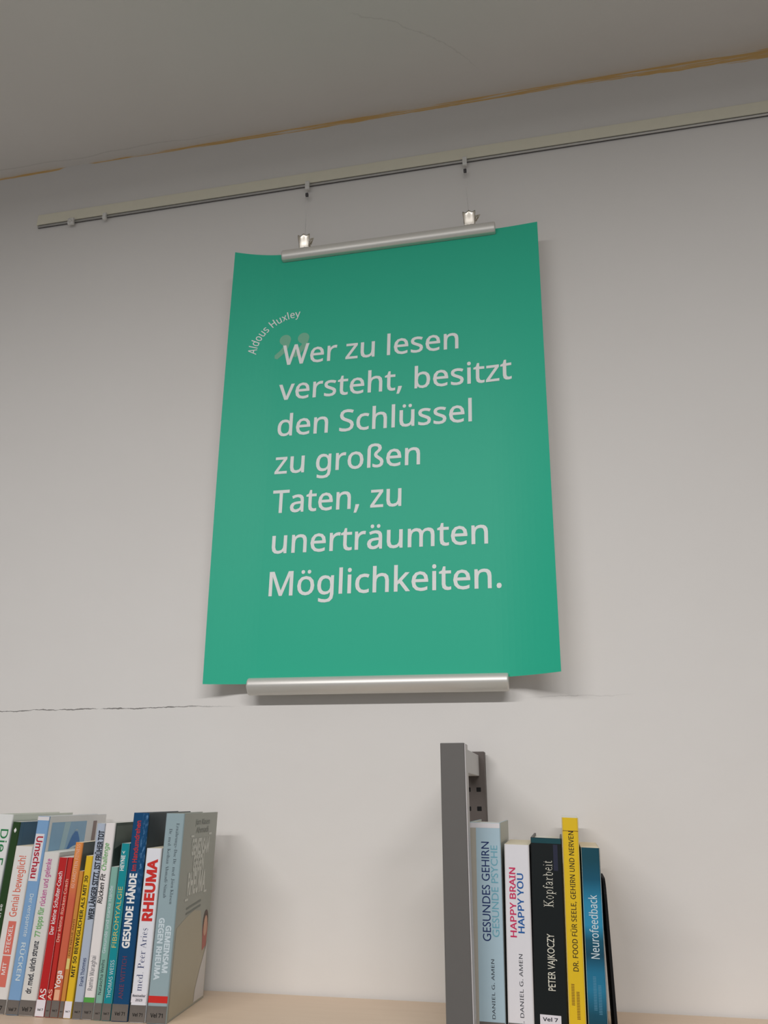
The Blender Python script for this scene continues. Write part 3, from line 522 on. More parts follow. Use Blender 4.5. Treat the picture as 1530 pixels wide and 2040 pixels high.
for j in range(NV):
    for i in (0, NU): bm.faces.new((g[0][j][i], g[0][j+1][i], g[1][j+1][i], g[1][j][i])).material_index = 1
bmesh.ops.recalc_face_normals(bm, faces=bm.faces[:])
link('paper_sheet', bm, [M_POSTER, M_PAPER], poster)
# quotation
SZ = .0706
LINES = [("Wer zu lesen", -.1940, .5905), ("versteht, besitzt", -.1950, .5178), ("den Schlüssel", -.1952, .4452), ("zu großen", -.1945, .3720),
         ("Taten, zu", -.1925, .2985), ("unerträumten", -.1925, .2250), ("Möglichkeiten.", -.1942, .1505)]
FIT = {"Wer zu lesen": .3324, "versteht, besitzt": .4272, "den Schlüssel": .3538, "zu großen": .2638, "Taten, zu": .2317, "unerträumten": .3737, "Möglichkeiten.": .3949}
for s, u0, v0 in LINES:
    gl, a, b = layout(s, 'n', .008); k = FIT[s]/(b-a)
    u00 = u0
    bm = bmesh.new(); add_glyphs(bm, gl, lambda x, y: inv(sheet(u00+x*k, v0+y*SZ*1.02, .0004)), 0)
    link('quotation_line', bm, M_POSTERINK, poster)
# name along an arc
cx, cy, rr = 0, 0, 0
def circle(p, q, r):
    ax, ay = p; bx, by = q; qx, qy = r
    d = 2*(ax*(by-qy)+bx*(qy-ay)+qx*(ay-by))
    ux = ((ax*ax+ay*ay)*(by-qy)+(bx*bx+by*by)*(qy-ay)+(qx*qx+qy*qy)*(ay-by))/d
    uy = ((ax*ax+ay*ay)*(qx-bx)+(bx*bx+by*by)*(ax-qx)+(qx*qx+qy*qy)*(bx-ax))/d
    return ux, uy, math.hypot(ax-ux, ay-uy)
cx, cy, rr = circle((-.2448, .6151), (-.2167, .6731), (-.1644, .6919))
th0 = math.atan2(.6151-cy, -.2448-cx); th1 = math.atan2(.6919-cy, -.1644-cx)
if th0 < 0: th0 += 2*math.pi
gl, a, b = layout("Aldous Huxley", 'n', .006, .02); arc = (th0-th1)*rr; k = arc/(b-a)
def on_arc(x, y):
    an = th0-((x-a)*k)/rr; rad = rr+y*.0265
    return inv(sheet(cx+rad*math.cos(an), cy+rad*math.sin(an), .0004))
bm = bmesh.new(); add_glyphs(bm, gl, on_arc, 0); link('author_lettering', bm, M_POSTERINK, poster)
# quotation marks behind the first word
for hu, hv, hr, tail in ((-.1905, .6440, .0113, [(-.1800, .640), (-.1815, .628), (-.1925, .6135), (-.2035, .6050)]),
                         (-.1545, .6445, .0113, [(-.1440, .641), (-.1455, .628), (-.1565, .6135), (-.1675, .6050)])):
    outer = [(hu+hr*math.cos(t_), hv+hr*math.sin(t_)) for t_ in [R(x) for x in range(-20, 250, 15)]]
    poly = outer+[(hu-.002, hv-.0125), (hu-.009, hv-.022), (hu-.019, hv-.0315), (hu-.0185, hv-.038), (hu-.013, hv-.040), (hu-.002, hv-.030), (hu+.007, hv-.017)]
    bm = bmesh.new(); add_glyphs(bm, [[poly]], lambda x, y: inv(sheet(x, y, .0002)), 0); link('quotation_mark', bm, M_SAGE, poster)
# clamp rails
def clamp_rail(c0, c1, h, d, nm, kink=False):
    c0, c1 = Vector(c0), Vector(c1); ax = (c1-c0).normalized(); L = (c1-c0).length
    upv = Vector((0, 0, 1)); upv = (upv-ax*upv.dot(ax)).normalized(); out = ax.cross(upv)
    if out.y > 0: out = -out
    if kink:      # flat underside below a rounded front
        prof = [(d*.15, -h/2), (d*.30, -h*.48), (d*.62, -h*.30), (d*.92, -h*.10), (d, 0)]+[(d*.60*math.cos(R(q))+d*.40, h*.04+h*.46*math.sin(R(q))) for q in range(6, 91, 12)]
    else:
        prof = [(d*.55*math.cos(R(q))+d*.45, h/2*math.sin(R(q))) for q in range(-90, 91, 12)]
    prof += [(0, h/2), (-.004, h/2-.002), (-.004, -h/2+.002), (0, -h/2)]
    bm = bmesh.new(); rings = []
    for s, sc in ((0, .90), (.0012, .98), (.003, 1), (L-.003, 1), (L-.0012, .98), (L, .90)):
        rings.append([bm.verts.new(c0+ax*s+out*(a*sc)+upv*(b*sc)-PB) for a, b in prof])
    n = len(prof)
    for r0, r1 in zip(rings, rings[1:]):
        for i in range(n): bm.faces.new((r0[i], r0[(i+1) % n], r1[(i+1) % n], r1[i]))
    bm.faces.new(rings[0]); bm.faces.new(rings[-1]); bmesh.ops.recalc_face_normals(bm, faces=bm.faces[:])
    for f in bm.faces: f.smooth = len(f.verts) == 4
    o = link(nm, bm, M_ALU, poster)
    return o
tag(clamp_rail((-.4686, -.043, E+1.0075), (-.0508, -.043, E+1.0065), .0235, .013, 'clamp_rail'), 'upper silver clamp rail')
tag(clamp_rail((-.4959, -.023, E+.1741), (-.0697, -.023, E+.1706), .0275, .016, 'clamp_rail', True), 'lower silver clamp rail')

# two hangers: rail hook, crimp sleeve, clear cord, spring clip gripping the poster's upper rail
def hanger(x, xc, zc, tilt, label):
    h = thing('poster_hanger', label, 'hanger', (x, 0, RAILZ), 'cord hangers holding the poster')
    link('rail_hook', hook_mesh(.0085, .0165), M_PLASTIC, h)
    bm = bmesh.new(); add_box(bm, -.0030, .0030, -.0125, -.0075, -.0350, -.0275, .0008); link('crimp_sleeve', bm, M_DARKMETAL, h)
    bm = bmesh.new(); add_tube(bm, [(0, -.010, -.0350), (0, -.010, -.0390), (0, -.010, -.0410)], [.0026, .0030, .0012], 10); link('clear_bead', bm, M_NYLON, h)
    cz = E+zc-RAILZ; dx = xc-x
    bm = bmesh.new(); add_tube(bm, [(0, -.0095, -.010), (0, -.010, -.030), (0, -.0105, -.06), (dx, -.044, cz+.012)], .0003, 8); link('cord', bm, M_NYLON, h)
    bm = bmesh.new(); W2 = .0122
    # front and back leaves: waisted plates with a wavy top, each curved a little
    for sy, bend in ((-1, 1), (1, 1)):
        nx, nz = 10, 12; gr = []
        for sgn in (0, .0009):
            rows = []
            for j in range(nz+1):
                f = j/nz; z = -.006+f*.0265
                half = W2*(.91+.09*math.cos((f-.95)*4.2))
                row = []
                for i in range(nx+1):
                    q = i/nx*2-1
                    zz = z+(f**3)*.0022*math.cos(q*2.6*math.pi*.8)
                    yy = sy*(.0032+.0052*f*f*(1+.3*math.cos(q*2))+.0015*math.sin(f*math.pi))+sy*sgn
                    row.append(bm.verts.new((dx+q*half, -.044+yy, cz+zz)))
                rows.append(row)
            gr.append(rows)
        for j in range(nz):
            for i in range(nx):
                bm.faces.new((gr[0][j][i], gr[0][j][i+1], gr[0][j+1][i+1], gr[0][j+1][i]))
                bm.faces.new((gr[1][j][i], gr[1][j+1][i], gr[1][j+1][i+1], gr[1][j][i+1]))
        ring = lambda R0: R0[0]+[r[-1] for r in R0[1:]]+R0[-1][-2::-1]+[r[0] for r in R0[-2:0:-1]]
        a_, b_ = ring(gr[0]), ring(gr[1])
        for i in range(len(a_)): bm.faces.new((a_[i], a_[(i+1) % len(a_)], b_[(i+1) % len(a_)], b_[i]))
    bmesh.ops.recalc_face_normals(bm, faces=bm.faces[:])
    for f in bm.faces: f.smooth = True
    leaf = link('clip_jaws', bm, M_CHROME, h)
    bm = bmesh.new(); add_tube(bm, [(dx-W2*.9, -.044, cz+.006), (dx+W2*.9, -.044, cz+.006)], .0040, 14)
    add_tube(bm, [(dx+W2*.85, -.044, cz+.006), (dx+W2*1.35, -.046, cz+.015)], .0012, 8)
    link('clip_spring', bm, M_CHROME, leaf)
    bm = bmesh.new()
    add_prism(bm, [(dx+W2*.75, cz+.004), (dx+W2*1.15, cz+.006), (dx+W2*1.55+tilt, cz+.0195), (dx+W2*.85, cz+.0185)], 'y', -.043, -.0415)
    link('clip_tab', bm, M_CHROME, leaf)
    return h
hanger(-.4357, -.4245, 1.0262, -.001, 'left cord hanger with silver spring clip on the poster rail')
hanger(-.1059, -.0985, 1.0262, .002, 'right cord hanger with silver spring clip on the poster rail')

# ------------------------------------------------------------------ bookcase
SHELF = E-.27
bc = thing('bookcase', 'grey steel bookcase with beech shelf boards standing against the wall', 'bookcase', (-.13, -.14, 0))
bo = Vector((-.13, -.14, 0))
M_WOOD = wood_material()
def part(name, bm, m, parent=bc, lab=None):
    o = link(name, bm, m, parent)
    bmt = o.data
    if parent is bc: bmt.transform(Matrix.Translation(-bo))
    else:
        bmt.transform(Matrix.Translation(-bo))
    if lab: o['label'] = lab
    return o
XF = (-1.105, -.1315, .842)           # centre lines of the three side frames
for a, b in ((XF[0], XF[1]), (XF[1], XF[2])):
    for z in (SHELF, SHELF-.36, SHELF-.72, SHELF-1.08):
        part('shelf_board', box(a+.0195, b-.0195, -.262, -.006, z-.025, z, .0015), M_WOOD)
TOPZ = E+.0667
for fx in XF:
    x0, x1 = fx-.0158, fx+.0158
    up_f = part('front_upright', box(x0, x1-.0012, -.250, -.222, 0, TOPZ, .0008), M_POST)
    part('side_panel', box(x1-.0012, x1, -.249, -.2225, 0, TOPZ-.001, .0003), M_LIGHTGREY, up_f, 'light grey side face of the upright')
    up_r = part('rear_upright', box(x0-.0005, x1+.0035, -.030, -.006, 0, TOPZ+.001, .0006), M_POSTIN)
    if fx == XF[1]:
        for k in range(5):
            z = E+.0134-k*.0267
            for hx in (fx-.0060, fx+.0095): part('slot_hole', box(hx-.0036, hx+.0036, -.0304, -.028, z-.0034, z+.0034, .001), M_HOLE, up_r)
    part('cross_bar', box(fx-.010, fx+.0112, -.222, -.030, E+.0325, E+.0625, .0008), M_LIGHTGREY, bc, 'light grey cross bar joining the uprights')
    part('base_foot', box(x0, x1, -.222, -.030, .02, .06, .001), M_POST)

# ------------------------------------------------------------------ books
BOOK_DATA = {
  'ferse': (-0.8115, 0.0258, 2.2, 0.2482, 0.18, [
    ('D', 'Die Fersen', 'n', 'green', 0.2281, 0.1269, 0.62, 0.44, 0.2),
  ]),
  'green': (-0.7829, 0.0113, 2.2, 0.2382, 0.165, [
    ('U', 'um die Ferse', 'n', 'white', 0.0783, 0.1316, 0.5, 0.36, 0.1),
  ]),
  'genial': (-0.7706, 0.0255, 2.0, 0.2059, 0.135, [
    ('U', 'Genial beweglich!', 'n', 'coral', 0.1163, 0.1934, 0.55, 0.4, 0.3),
    ('U', 'STECKEL', 'n', 'white', 0.0725, 0.1058, 0.55, 0.22, 0.3),
    ('U', 'MIT', 'n', 'white', 0.0459, 0.0606, 0.55, 0.2, 0.3),
  ]),
  'umschau': (-0.7425, 0.0178, 1.85, 0.2458, 0.185, [
    ('D', 'Umschau', 'n', 'crimson', 0.2192, 0.165, 0.42, 0.5, 1),
    ('D', 'Der verspannte', 'n', 'ice', 0.1455, 0.0926, 0.55, 0.3, 0.4),
    ('D', 'RÜCKEN', 'n', 'ice', 0.0854, 0.0399, 0.55, 0.34, 0.6),
  ]),
  'strunz': (-0.7238, 0.0228, 1.85, 0.1987, 0.135, [
    ('U', 'dr. med. ulrich strunz', 'n', 'ink', 0.0255, 0.0877, 0.45, 0.32, 1),
    ('U', '77 tipps für', 'n', 'leaf', 0.0925, 0.1291, 0.45, 0.32, 1),
    ('U', 'rücken und gelenke', 'n', 'magenta', 0.1309, 0.1902, 0.45, 0.32, 0.6),
  ]),
  'red1': (-0.699, 0.0128, 1.75, 0.1925, 0.125, [
    ('U', 'Der kleine Schulter-Coach', 'n', 'white', 0.0966, 0.1745, 0.5, 0.42, 0.5),
    ('U', 'AS', 'n', 'white', 0.0198, 0.0324, 0.55, 0.6, 0.5),
  ]),
  'red2': (-0.6845, 0.0068, 1.7, 0.1927, 0.125, [
    ('U', 'Der kleine Rücken-Coach', 'n', 'blush', 0.088, 0.1652, 0.5, 0.6, 0.3),
    ('U', 'AS', 'n', 'blush', 0.0203, 0.0323, 0.5, 0.75, 0.5),
  ]),
  'salmon': (-0.6768, 0.0112, 1.7, 0.2121, 0.15, [
    ('U', '60 KAROTTEN FITNESS', 'n', 'blush', 0.1541, 0.21, 0.5, 0.42, 0.2),
    ('U', 'Yoga', 'n', 'white', 0.0333, 0.0541, 0.45, 0.62, 0.9),
  ]),
  'orange': (-0.6643, 0.0058, 1.65, 0.1758, 0.13, [
    ('U', 'DAS NEUE ANTI', 'n', 'brown', 0.072, 0.1162, 0.5, 0.4, 0.2),
  ]),
  'yellow': (-0.6574, 0.01, 1.65, 0.195, 0.13, [
    ('U', 'MIT 50 BEWEGLICHER ALS MIT 30', 'n', 'black', 0.0477, 0.1701, 0.5, 0.48, 0.8),
  ]),
  'pale': (-0.6446, 0.0122, 0.95, 0.2371, 0.15, [
    ('U', 'WER LÄNGER SITZT, IST FRÜHER TOT', 'n', 'ink', 0.1162, 0.2278, 0.68, 0.58, 1.6),
    ('U', 'Frank Thömmes', 'n', 'navy', 0.038, 0.0704, 0.6, 0.4, 0.3),
  ]),
  'rfc': (-0.631, 0.0148, 0.8, 0.2378, 0.165, [
    ('U', 'Rücken Fit', 'n', 'black', 0.136, 0.1731, 0.42, 0.44, 0.8, 0.2),
    ('U', 'Challenge', 'n', 'leaf', 0.1769, 0.2118, 0.42, 0.44, 0.8, 0.2),
    ('U', 'Ramin Waraghai', 'n', 'grey', 0.0334, 0.0733, 0.5, 0.42, 0),
  ]),
  'mint': (-0.6144, 0.01, 0.8, 0.1817, 0.13, [
    ('U', 'Gesunde und starke Hände', 'n', 'ice', 0.077, 0.1583, 0.45, 0.42, 0.3),
    ('U', 'Natascha Weihs', 'n', 'ink', 0.0292, 0.0694, 0.5, 0.42, 0),
  ]),
  'teal': (-0.603, 0.0122, 0.8, 0.2116, 0.135, [
    ('U', 'FIBROMYALGIE', 'g', 'gold', 0.084, 0.1574, 0.5, 0.5, 0),
    ('U', 'THOMAS WEISS', 'n', 'ice', 0.0259, 0.0694, 0.55, 0.42, 0),
    ('U', 'HEYNE <', 'n', 'white', 0.1773, 0.2019, 0.4, 0.42, 1),
  ]),
  'navy': (-0.5895, 0.0224, 0.75, 0.2511, 0.17, [
    ('U', 'GESUNDE HÄNDE', 'n', 'white', 0.0837, 0.174, 0.42, 0.42, 1.8),
    ('U', 'im Handumdrehen', 'n', 'redink', 0.1771, 0.2407, 0.42, 0.28, 0.8),
    ('U', 'ANIE WITTICH', 'n', 'maroon', 0.0253, 0.0743, 0.45, 0.26, 0.4),
  ]),
  'rheuma': (-0.5644, 0.0218, 0.7, 0.2058, 0.135, [
    ('U', 'RHEUMA', 'n', 'redink', 0.1166, 0.1924, 0.5, 0.58, 2.0),
    ('U', 'med. Peer Aries', 's', 'navy', 0.0356, 0.1083, 0.45, 0.42, -1),
  ]),
  'last': (-0.5402, 0.0264, 0.7, 0.2505, 0.148, [
    ('D', 'Ernährungs-Doc Dr. med. Jörn Klasen', 's', 'slate', 0.2378, 0.1377, 0.68, 0.17, -0.6),
    ('D', 'Dr. med. Keihan Ahmadi-Simab', 's', 'slate', 0.2307, 0.145, 0.32, 0.17, -0.6),
    ('D', 'GEMEINSAM', 'n', 'ice', 0.1121, 0.0571, 0.7, 0.26, 1.8),
    ('D', 'GEGEN RHEUMA', 'n', 'ice', 0.121, 0.0486, 0.32, 0.26, 1.8),
  ]),
  'gehirn': (-0.125, 0.0406, 1.0, 0.2413, 0.16, [
    ('U', 'GESUNDES GEHIRN', 'g', 'navy', 0.1074, 0.2189, 0.52, 0.24, 0),
    ('U', 'GESUNDE PSYCHE', 'g', 'aqua', 0.1123, 0.2149, 0.79, 0.205, 0),
    ('U', 'DR. DANIEL G. AMEN', 'n', 'ink', 0.0108, 0.088, 0.67, 0.09, 0),
  ]),
  'happy': (-0.082, 0.0308, 1.5, 0.2159, 0.135, [
    ('U', 'HAPPY BRAIN', 'n', 'pinkred', 0.1123, 0.1895, 0.3, 0.235, 0.8),
    ('U', 'HAPPY YOU', 'n', 'blue', 0.1172, 0.1832, 0.605, 0.235, 0.8),
    ('U', 'DR. DANIEL G. AMEN', 'n', 'ink', 0.0126, 0.0946, 0.55, 0.14, 0),
  ]),
  'kopf': (-0.0508, 0.0377, 1.95, 0.2238, 0.14, [
    ('U', 'Kopfarbeit', 's', 'cream', 0.1466, 0.198, 0.55, 0.31, -1.3),
    ('U', 'PETER VAJKOCZY', 'g', 'cream', 0.0576, 0.1172, 0.55, 0.22, 0),
  ]),
  'yel': (-0.0122, 0.02, 2.0, 0.2478, 0.17, [
    ('U', 'DR. FOOD FÜR SEELE, GEHIRN UND NERVEN', 'n', 'black', 0.079, 0.2322, 0.52, 0.3, 0.2),
  ]),
  'neuro': (0.0094, 0.0227, 2.0, 0.2135, 0.14, [
    ('U', 'Neurofeedback', 'n', 'ice', 0.0929, 0.161, 0.55, 0.42, 0.2),
  ]),
}

STY = {  # spine colour, right cover colour, pages, binding, label
 'ferse': ((226, 226, 222), (214, 220, 208), 'w', 'h'), 'green': ((38, 66, 30), (66, 104, 130), 'w', 'p'), 'genial': ((226, 222, 216), (224, 220, 214), 'c', 'p'),
 'umschau': ((126, 164, 202), (240, 238, 234), 'w', 'h'), 'strunz': ((218, 215, 208), (216, 212, 206), 'w', 'p'), 'red1': ((186, 34, 34), (170, 34, 34), 'w', 'p'),
 'red2': ((190, 46, 38), (180, 50, 40), 'w', 'p'), 'salmon': (None, (104, 112, 108), 'c', 'p'), 'orange': ((204, 138, 62), (190, 120, 60), 'w', 'p'),
 'yellow': ((226, 186, 38), (214, 176, 44), 'c', 'p'), 'pale': ((176, 186, 200), (190, 196, 206), 'w', 'p'), 'rfc': ((232, 226, 222), (112, 120, 112), 'w', 'p'),
 'mint': ((132, 176, 162), (126, 166, 154), 'w', 'p'), 'teal': ((14, 140, 148), (20, 128, 136), 'w', 'p'), 'navy': (None, (62, 72, 74), 'w', 'h'),
 'rheuma': ((228, 228, 232), (220, 220, 222), 'c', 'p'), 'last': ((150, 170, 174), (160, 162, 152), 'w', 'h'),
 'gehirn': ((176, 200, 210), (190, 194, 184), 'w', 'h'), 'happy': ((226, 224, 226), (214, 212, 214), 'c', 'p'), 'kopf': ((17, 23, 23), (18, 24, 24), 'w', 'h'),
 'yel': ((228, 190, 34), (210, 176, 50), 'w', 'p'), 'neuro': (None, (20, 60, 80), 'c', 'p')}
LAB = {
 'ferse': 'tall white book with green downward lettering, at the left end of the row',
 'green': 'slim dark green book with a small white cross near the top of its spine',
 'genial': 'white paperback with orange handwritten style title and red boxes on its spine',
 'umschau': 'tall light blue book with a white label printed in red on its spine',
 'strunz': 'white paperback with green and magenta lower case title on its spine',
 'red1': 'bright red slim paperback with white title, beside the white paperback with magenta title',
 'red2': 'very thin red book between the bright red paperback and the salmon one',
 'salmon': 'orange to salmon slim book with pale word Yoga low on its spine',
 'orange': 'thin short orange book leaning against the yellow one',
 'yellow': 'narrow yellow paperback with black capitals in the left row of books',
 'pale': 'pale blue-grey tall book with dark condensed capitals on its spine',
 'rfc': 'tall white book with black and green italic title and a green band at the foot',
 'mint': 'short pale mint green book beside the teal one',
 'teal': 'teal paperback with golden capitals on its spine',
 'navy': 'tall dark blue book with bold white capitals and red lettering',
 'rheuma': 'white paperback with large red capitals and a small sticker at the foot',
 'last': 'tall grey-blue hardback with its front cover showing, right end of the left row',
 'gehirn': 'tall pale blue hardback with thin navy capitals, standing beside the grey upright',
 'happy': 'white paperback with pink-red and blue capitals between the pale blue and black books',
 'kopf': 'thick black book with cream lettering on its spine',
 'yel': 'tall narrow yellow book with black capitals in the right row, beside the black book',
 'neuro': 'dark teal to bright blue paperback leaning on the black bookend'}
def quad(bm, p, mi):
    f = bm.faces.new([bm.verts.new(q) for q in p]); f.material_index = mi
def flat_poly(bm, pts, fn, mi):
    add_glyphs(bm, [[pts]], fn, mi)
def book(key, group, ang):
    xl, th, lean, h, d, texts = BOOK_DATA[key]
    spine, cover, pg, kind = STY[key]
    root = thing('book', LAB[key], 'book', (xl, -.2, SHELF+.0004+th*math.sin(R(lean))), group)
    root.rotation_euler = (0, R(lean), R(ang))
    sm = mat('spine_'+key, spine, .38, 0, .4) if spine else {'salmon': lambda: ramp_material('spine_salmon', [(0, (196, 104, 66)), (.06, (206, 100, 70)), (.14, (208, 100, 72)), (.17, (220, 134, 72)), (.22, (226, 146, 74))]),
        'navy': speckle_material, 'neuro': lambda: ramp_material('spine_neuro', [(0, (10, 44, 58)), (.035, (18, 78, 98)), (.06, (34, 120, 152)), (.078, (30, 112, 144)), (.096, (14, 70, 92)), (.112, (18, 84, 106)), (.128, (44, 140, 176)), (.152, (42, 134, 168)), (.178, (16, 84, 108)), (.2, (14, 72, 86))])}[key]()
    cm = mat('cover_'+key, cover, .4, 0, .4, .05, 20)
    hard = kind == 'h'; ct = .0024 if hard and th > .012 else .0006; ov = .003 if hard else .0002
    rad = min(th*.22, .0028) if not hard else min(th*.18, .0022)
    # U-shaped cover, rounded at the spine
    outer = [(0, d)]+[(rad-rad*math.cos(R(a)), rad-rad*math.sin(R(a))) for a in range(0, 91, 18)]
    outer += [(th-rad+rad*math.sin(R(a)), rad-rad*math.cos(R(a))) for a in range(0, 91, 18)]+[(th, d)]
    ir = max(rad-ct, .0001)
    inner = [(th-ct, d)]+[(th-ct-ir+ir*math.cos(R(a)), ct+ir-ir*math.sin(R(a))) for a in range(0, 91, 30)]
    inner += [(ct+ir-ir*math.sin(R(a)), ct+ir-ir*math.cos(R(a))) for a in range(0, 91, 30)]+[(ct, d)]
    bm = bmesh.new(); add_prism(bm, outer+inner, 'z', 0, h)
    for f in bm.faces:
        n = f.normal; c = f.calc_center_median()
        f.material_index = 0 if (c.y < rad+1e-5 and c.y < ct*3+rad) else 1
        if abs(n.z) > .5: f.material_index = 0 if hard else 2
    link('cover', bm, [sm, cm, M_PAGESW if pg == 'w' else M_PAGES], root)
    bm = bmesh.new(); add_box(bm, ct*1.02, th-ct*1.02, ct*1.02+.0003, d-ov, ov, h-ov)
    link('page_block', bm, M_PAGESW if pg == 'w' else M_PAGES, root)
    # printed spine lettering
    Y0 = -.00025
    for tx in texts:
        di, s, font, colr, za, zb, c, cap = tx[:8]; bold = tx[8]/100 if len(tx) > 8 else 0
        slant = tx[9] if len(tx) > 9 else 0
        gl, a, b = layout(s, font, bold*2.2, 0, slant)
        capem = {'n': .573, 'g': .682, 's': .455}[font]
        k = abs(zb-za)/(b-a); hh = cap*th/capem; cxp = c*th
        mid = cap*th*.5 if s.upper() == s else cap*th*.42
        if di == 'U': fn = lambda x, y: (cxp+mid-y*hh, Y0, za+(x-a)*k)
        else: fn = lambda x, y: (cxp-mid+y*hh, Y0, za-(x-a)*k)
        bm = bmesh.new(); add_glyphs(bm, gl, fn); link('spine_lettering', bm, ink(colr), root)
    return root, th, h, d
def panel(name, root, rects, mats, y=-.00012, lab=None):
    """printed blocks or stickers on the spine: (x0, x1, z0, z1, material index)"""
    bm = bmesh.new()
    for i, (x0, x1, z0, z1, m) in enumerate(rects): add_box(bm, x0, x1, y-.00004*i, .0004, z0, z1, 0, m)
    o = link(name, bm, mats, root)
    if lab: o['label'] = lab
    return o
def call_label(root, th, z1, white=False, txt='Vel 7'):
    lb = panel('call_number_label', root, [(th*.02, th*.98, 0.0005, z1, 0)], [M_LABELW if white else M_LABEL], -.0003)
    bm = bmesh.new(); gl, a, b = layout(txt, 'n', .02); w = th*.62; k = w/(b-a); k2 = min(k, .0095)
    add_glyphs(bm, gl, lambda x, y: (th*.2+(x-a)*k, -.0005, z1-.0125+y*k2), 0)
    link('label_lettering', bm, ink('black'), lb)
BOOKS = {}
GL, GR = 'health books in the left row on the shelf', 'books in the right row beside the grey upright'
for key in ('ferse', 'green', 'genial', 'umschau', 'strunz', 'red1', 'red2', 'salmon', 'orange', 'yellow', 'pale', 'rfc', 'mint', 'teal', 'navy', 'rheuma', 'last'):
    BOOKS[key] = book(key, GL, 5.5)
    call_label(BOOKS[key][0], BOOKS[key][1], {'ferse': .016, 'green': .0165, 'genial': .017, 'umschau': .0172, 'strunz': .0178}.get(key, .0195), key in ('red1', 'yellow'), 'Vel 71' if key in ('navy', 'rheuma', 'last') else 'Vel 7')
for key in ('gehirn', 'happy', 'kopf', 'yel', 'neuro'):
    BOOKS[key] = book(key, GR, 0)
# extra printing and stickers, book by book
r, th, h, d = BOOKS['green']
panel('cross_emblem', r, [(th*.38, th*.68, .2255, .2285, 0), (th*.47, th*.59, .2240, .2300, 0)], [ink('white')])
bm = bmesh.new(); add_box(bm, th-.0001, th+.00015, .012, d-.004, .17, h-.001); link('cover_print', bm, [mat('teal_blue_photo', (62, 100, 128), .4, 0, .4, .25, 25)], r)
r, th, h, d = BOOKS['genial']
panel('red_print_blocks', r, [(th*.36, th*.80, .0700, .1107, 0), (th*.36, th*.80, .0313, .0685, 0)], [mat('print_salmon_red', (216, 112, 96), .5)])
r, th, h, d = BOOKS['umschau']
panel('title_block', r, [(th*.08, th*.80, .1615, .2225, 0)], [mat('print_white_block', (222, 218, 218), .5)])
panel('pale_head_band', r, [(th*.02, th*.98, h-.0055, h-.0005, 0)], [mat('print_white_block', (222, 218, 218), .5)], -.0001)
bm = bmesh.new(); X = th+.0002
def side(y, z): return (X, y, z)
flat_poly(bm, [(.010, .150), (.118, .150), (.118, h-.0085), (.010, h-.0085)], side, 0)
X = th+.0003; flat_poly(bm, [(.034, .150), (.045, .150), (.066, h-.0090), (.048, h-.0090)], side, 1)
X = th+.0004; flat_poly(bm, [(.060, .195), (.068, .206), (.076, .218), (.084, .2235), (.092, .2225), (.100, .2130), (.106, .200), (.104, .150), (.060, .150)], side, 2)
X = th+.0005; flat_poly(bm, [(.082, .2235), (.084, .2262), (.090, .2262), (.094, .2235), (.090, .2248), (.085, .2248)], side, 3)
flat_poly(bm, [(.060, .192), (.082, .199), (.106, .203), (.106, .206), (.082, .203), (.058, .196)], side, 3)
X = th+.0003; flat_poly(bm, [(.141, .150), (.153, .150), (.153, h-.009), (.141, h-.009)], side, 4)
link('cover_print', bm, [mat('pool_blue_print', (150, 190, 220), .4), mat('pale_aqua_print', (182, 212, 222), .4), mat('deep_blue_print', (64, 126, 192), .4), ink('ice'), mat('taupe_print', (150, 128, 122), .4)], r)
r, th, h, d = BOOKS['salmon']
panel('publisher_block', r, [(th*.18, th*.80, .0200, .0320, 0)], [mat('print_peach', (232, 176, 140), .5)])
r, th, h, d = BOOKS['orange']
panel('pale_green_print', r, [(th*.12, th*.85, .0565, .0690, 0)], [mat('print_lime_cream', (222, 204, 120), .5)])
r, th, h, d = BOOKS['rfc']
panel('green_foot_band', r, [(th*.02, th*.98, .0195, .0252, 0)], [mat('print_grass_green', (84, 160, 70), .45)])
bm = bmesh.new(); X = th+.0002
flat_poly(bm, [(.006, .165), (d-.002, .165), (d-.002, h-.004), (.006, h-.004)], side, 0)
X = th+.0003; flat_poly(bm, [(.006, .165), (d-.002, .165), (d-.002, .212), (.03, .210), (.006, .204)], side, 1)
link('cover_print', bm, [mat('grey_green_photo', (140, 146, 136), .4, 0, .4, .2, 30), mat('dark_green_photo', (70, 82, 74), .4, 0, .4, .3, 30)], r)
r, th, h, d = BOOKS['navy']
bm = bmesh.new(); X = th+.0002
flat_poly(bm, [(.004, .14), (d-.002, .14), (d-.002, h-.002), (.004, h-.002)], side, 0)
link('cover_print', bm, [mat('dark_water_photo', (58, 70, 78), .35, 0, .4, .4, 40)], r)
r, th, h, d = BOOKS['rheuma']
st = panel('bestseller_sticker', r, [(th*.02, th*.96, .0222, .0325, 0)], [M_LABELW])
bm = bmesh.new(); gl, a, b = layout('Bestseller', 'n', .02); k = th*.8/(b-a)
add_glyphs(bm, gl, lambda x, y: (th*.1+(x-a)*k, -.0003, .0288+y*.0042), 0)
gl, a, b = layout('2023', 'n', .02); k = th*.42/(b-a); a2, k2 = a, k
add_glyphs(bm, gl, lambda x, y: (th*.3+(x-a2)*k2, -.0003, .0240+y*.0044), 0)
link('sticker_lettering', bm, ink('ink'), st)
r, th, h, d = BOOKS['last']
panel('red_foot_band', r, [(th*.02, th*.98, .0230, .0308, 0)], [mat('print_signal_red', (206, 42, 34), .4)])
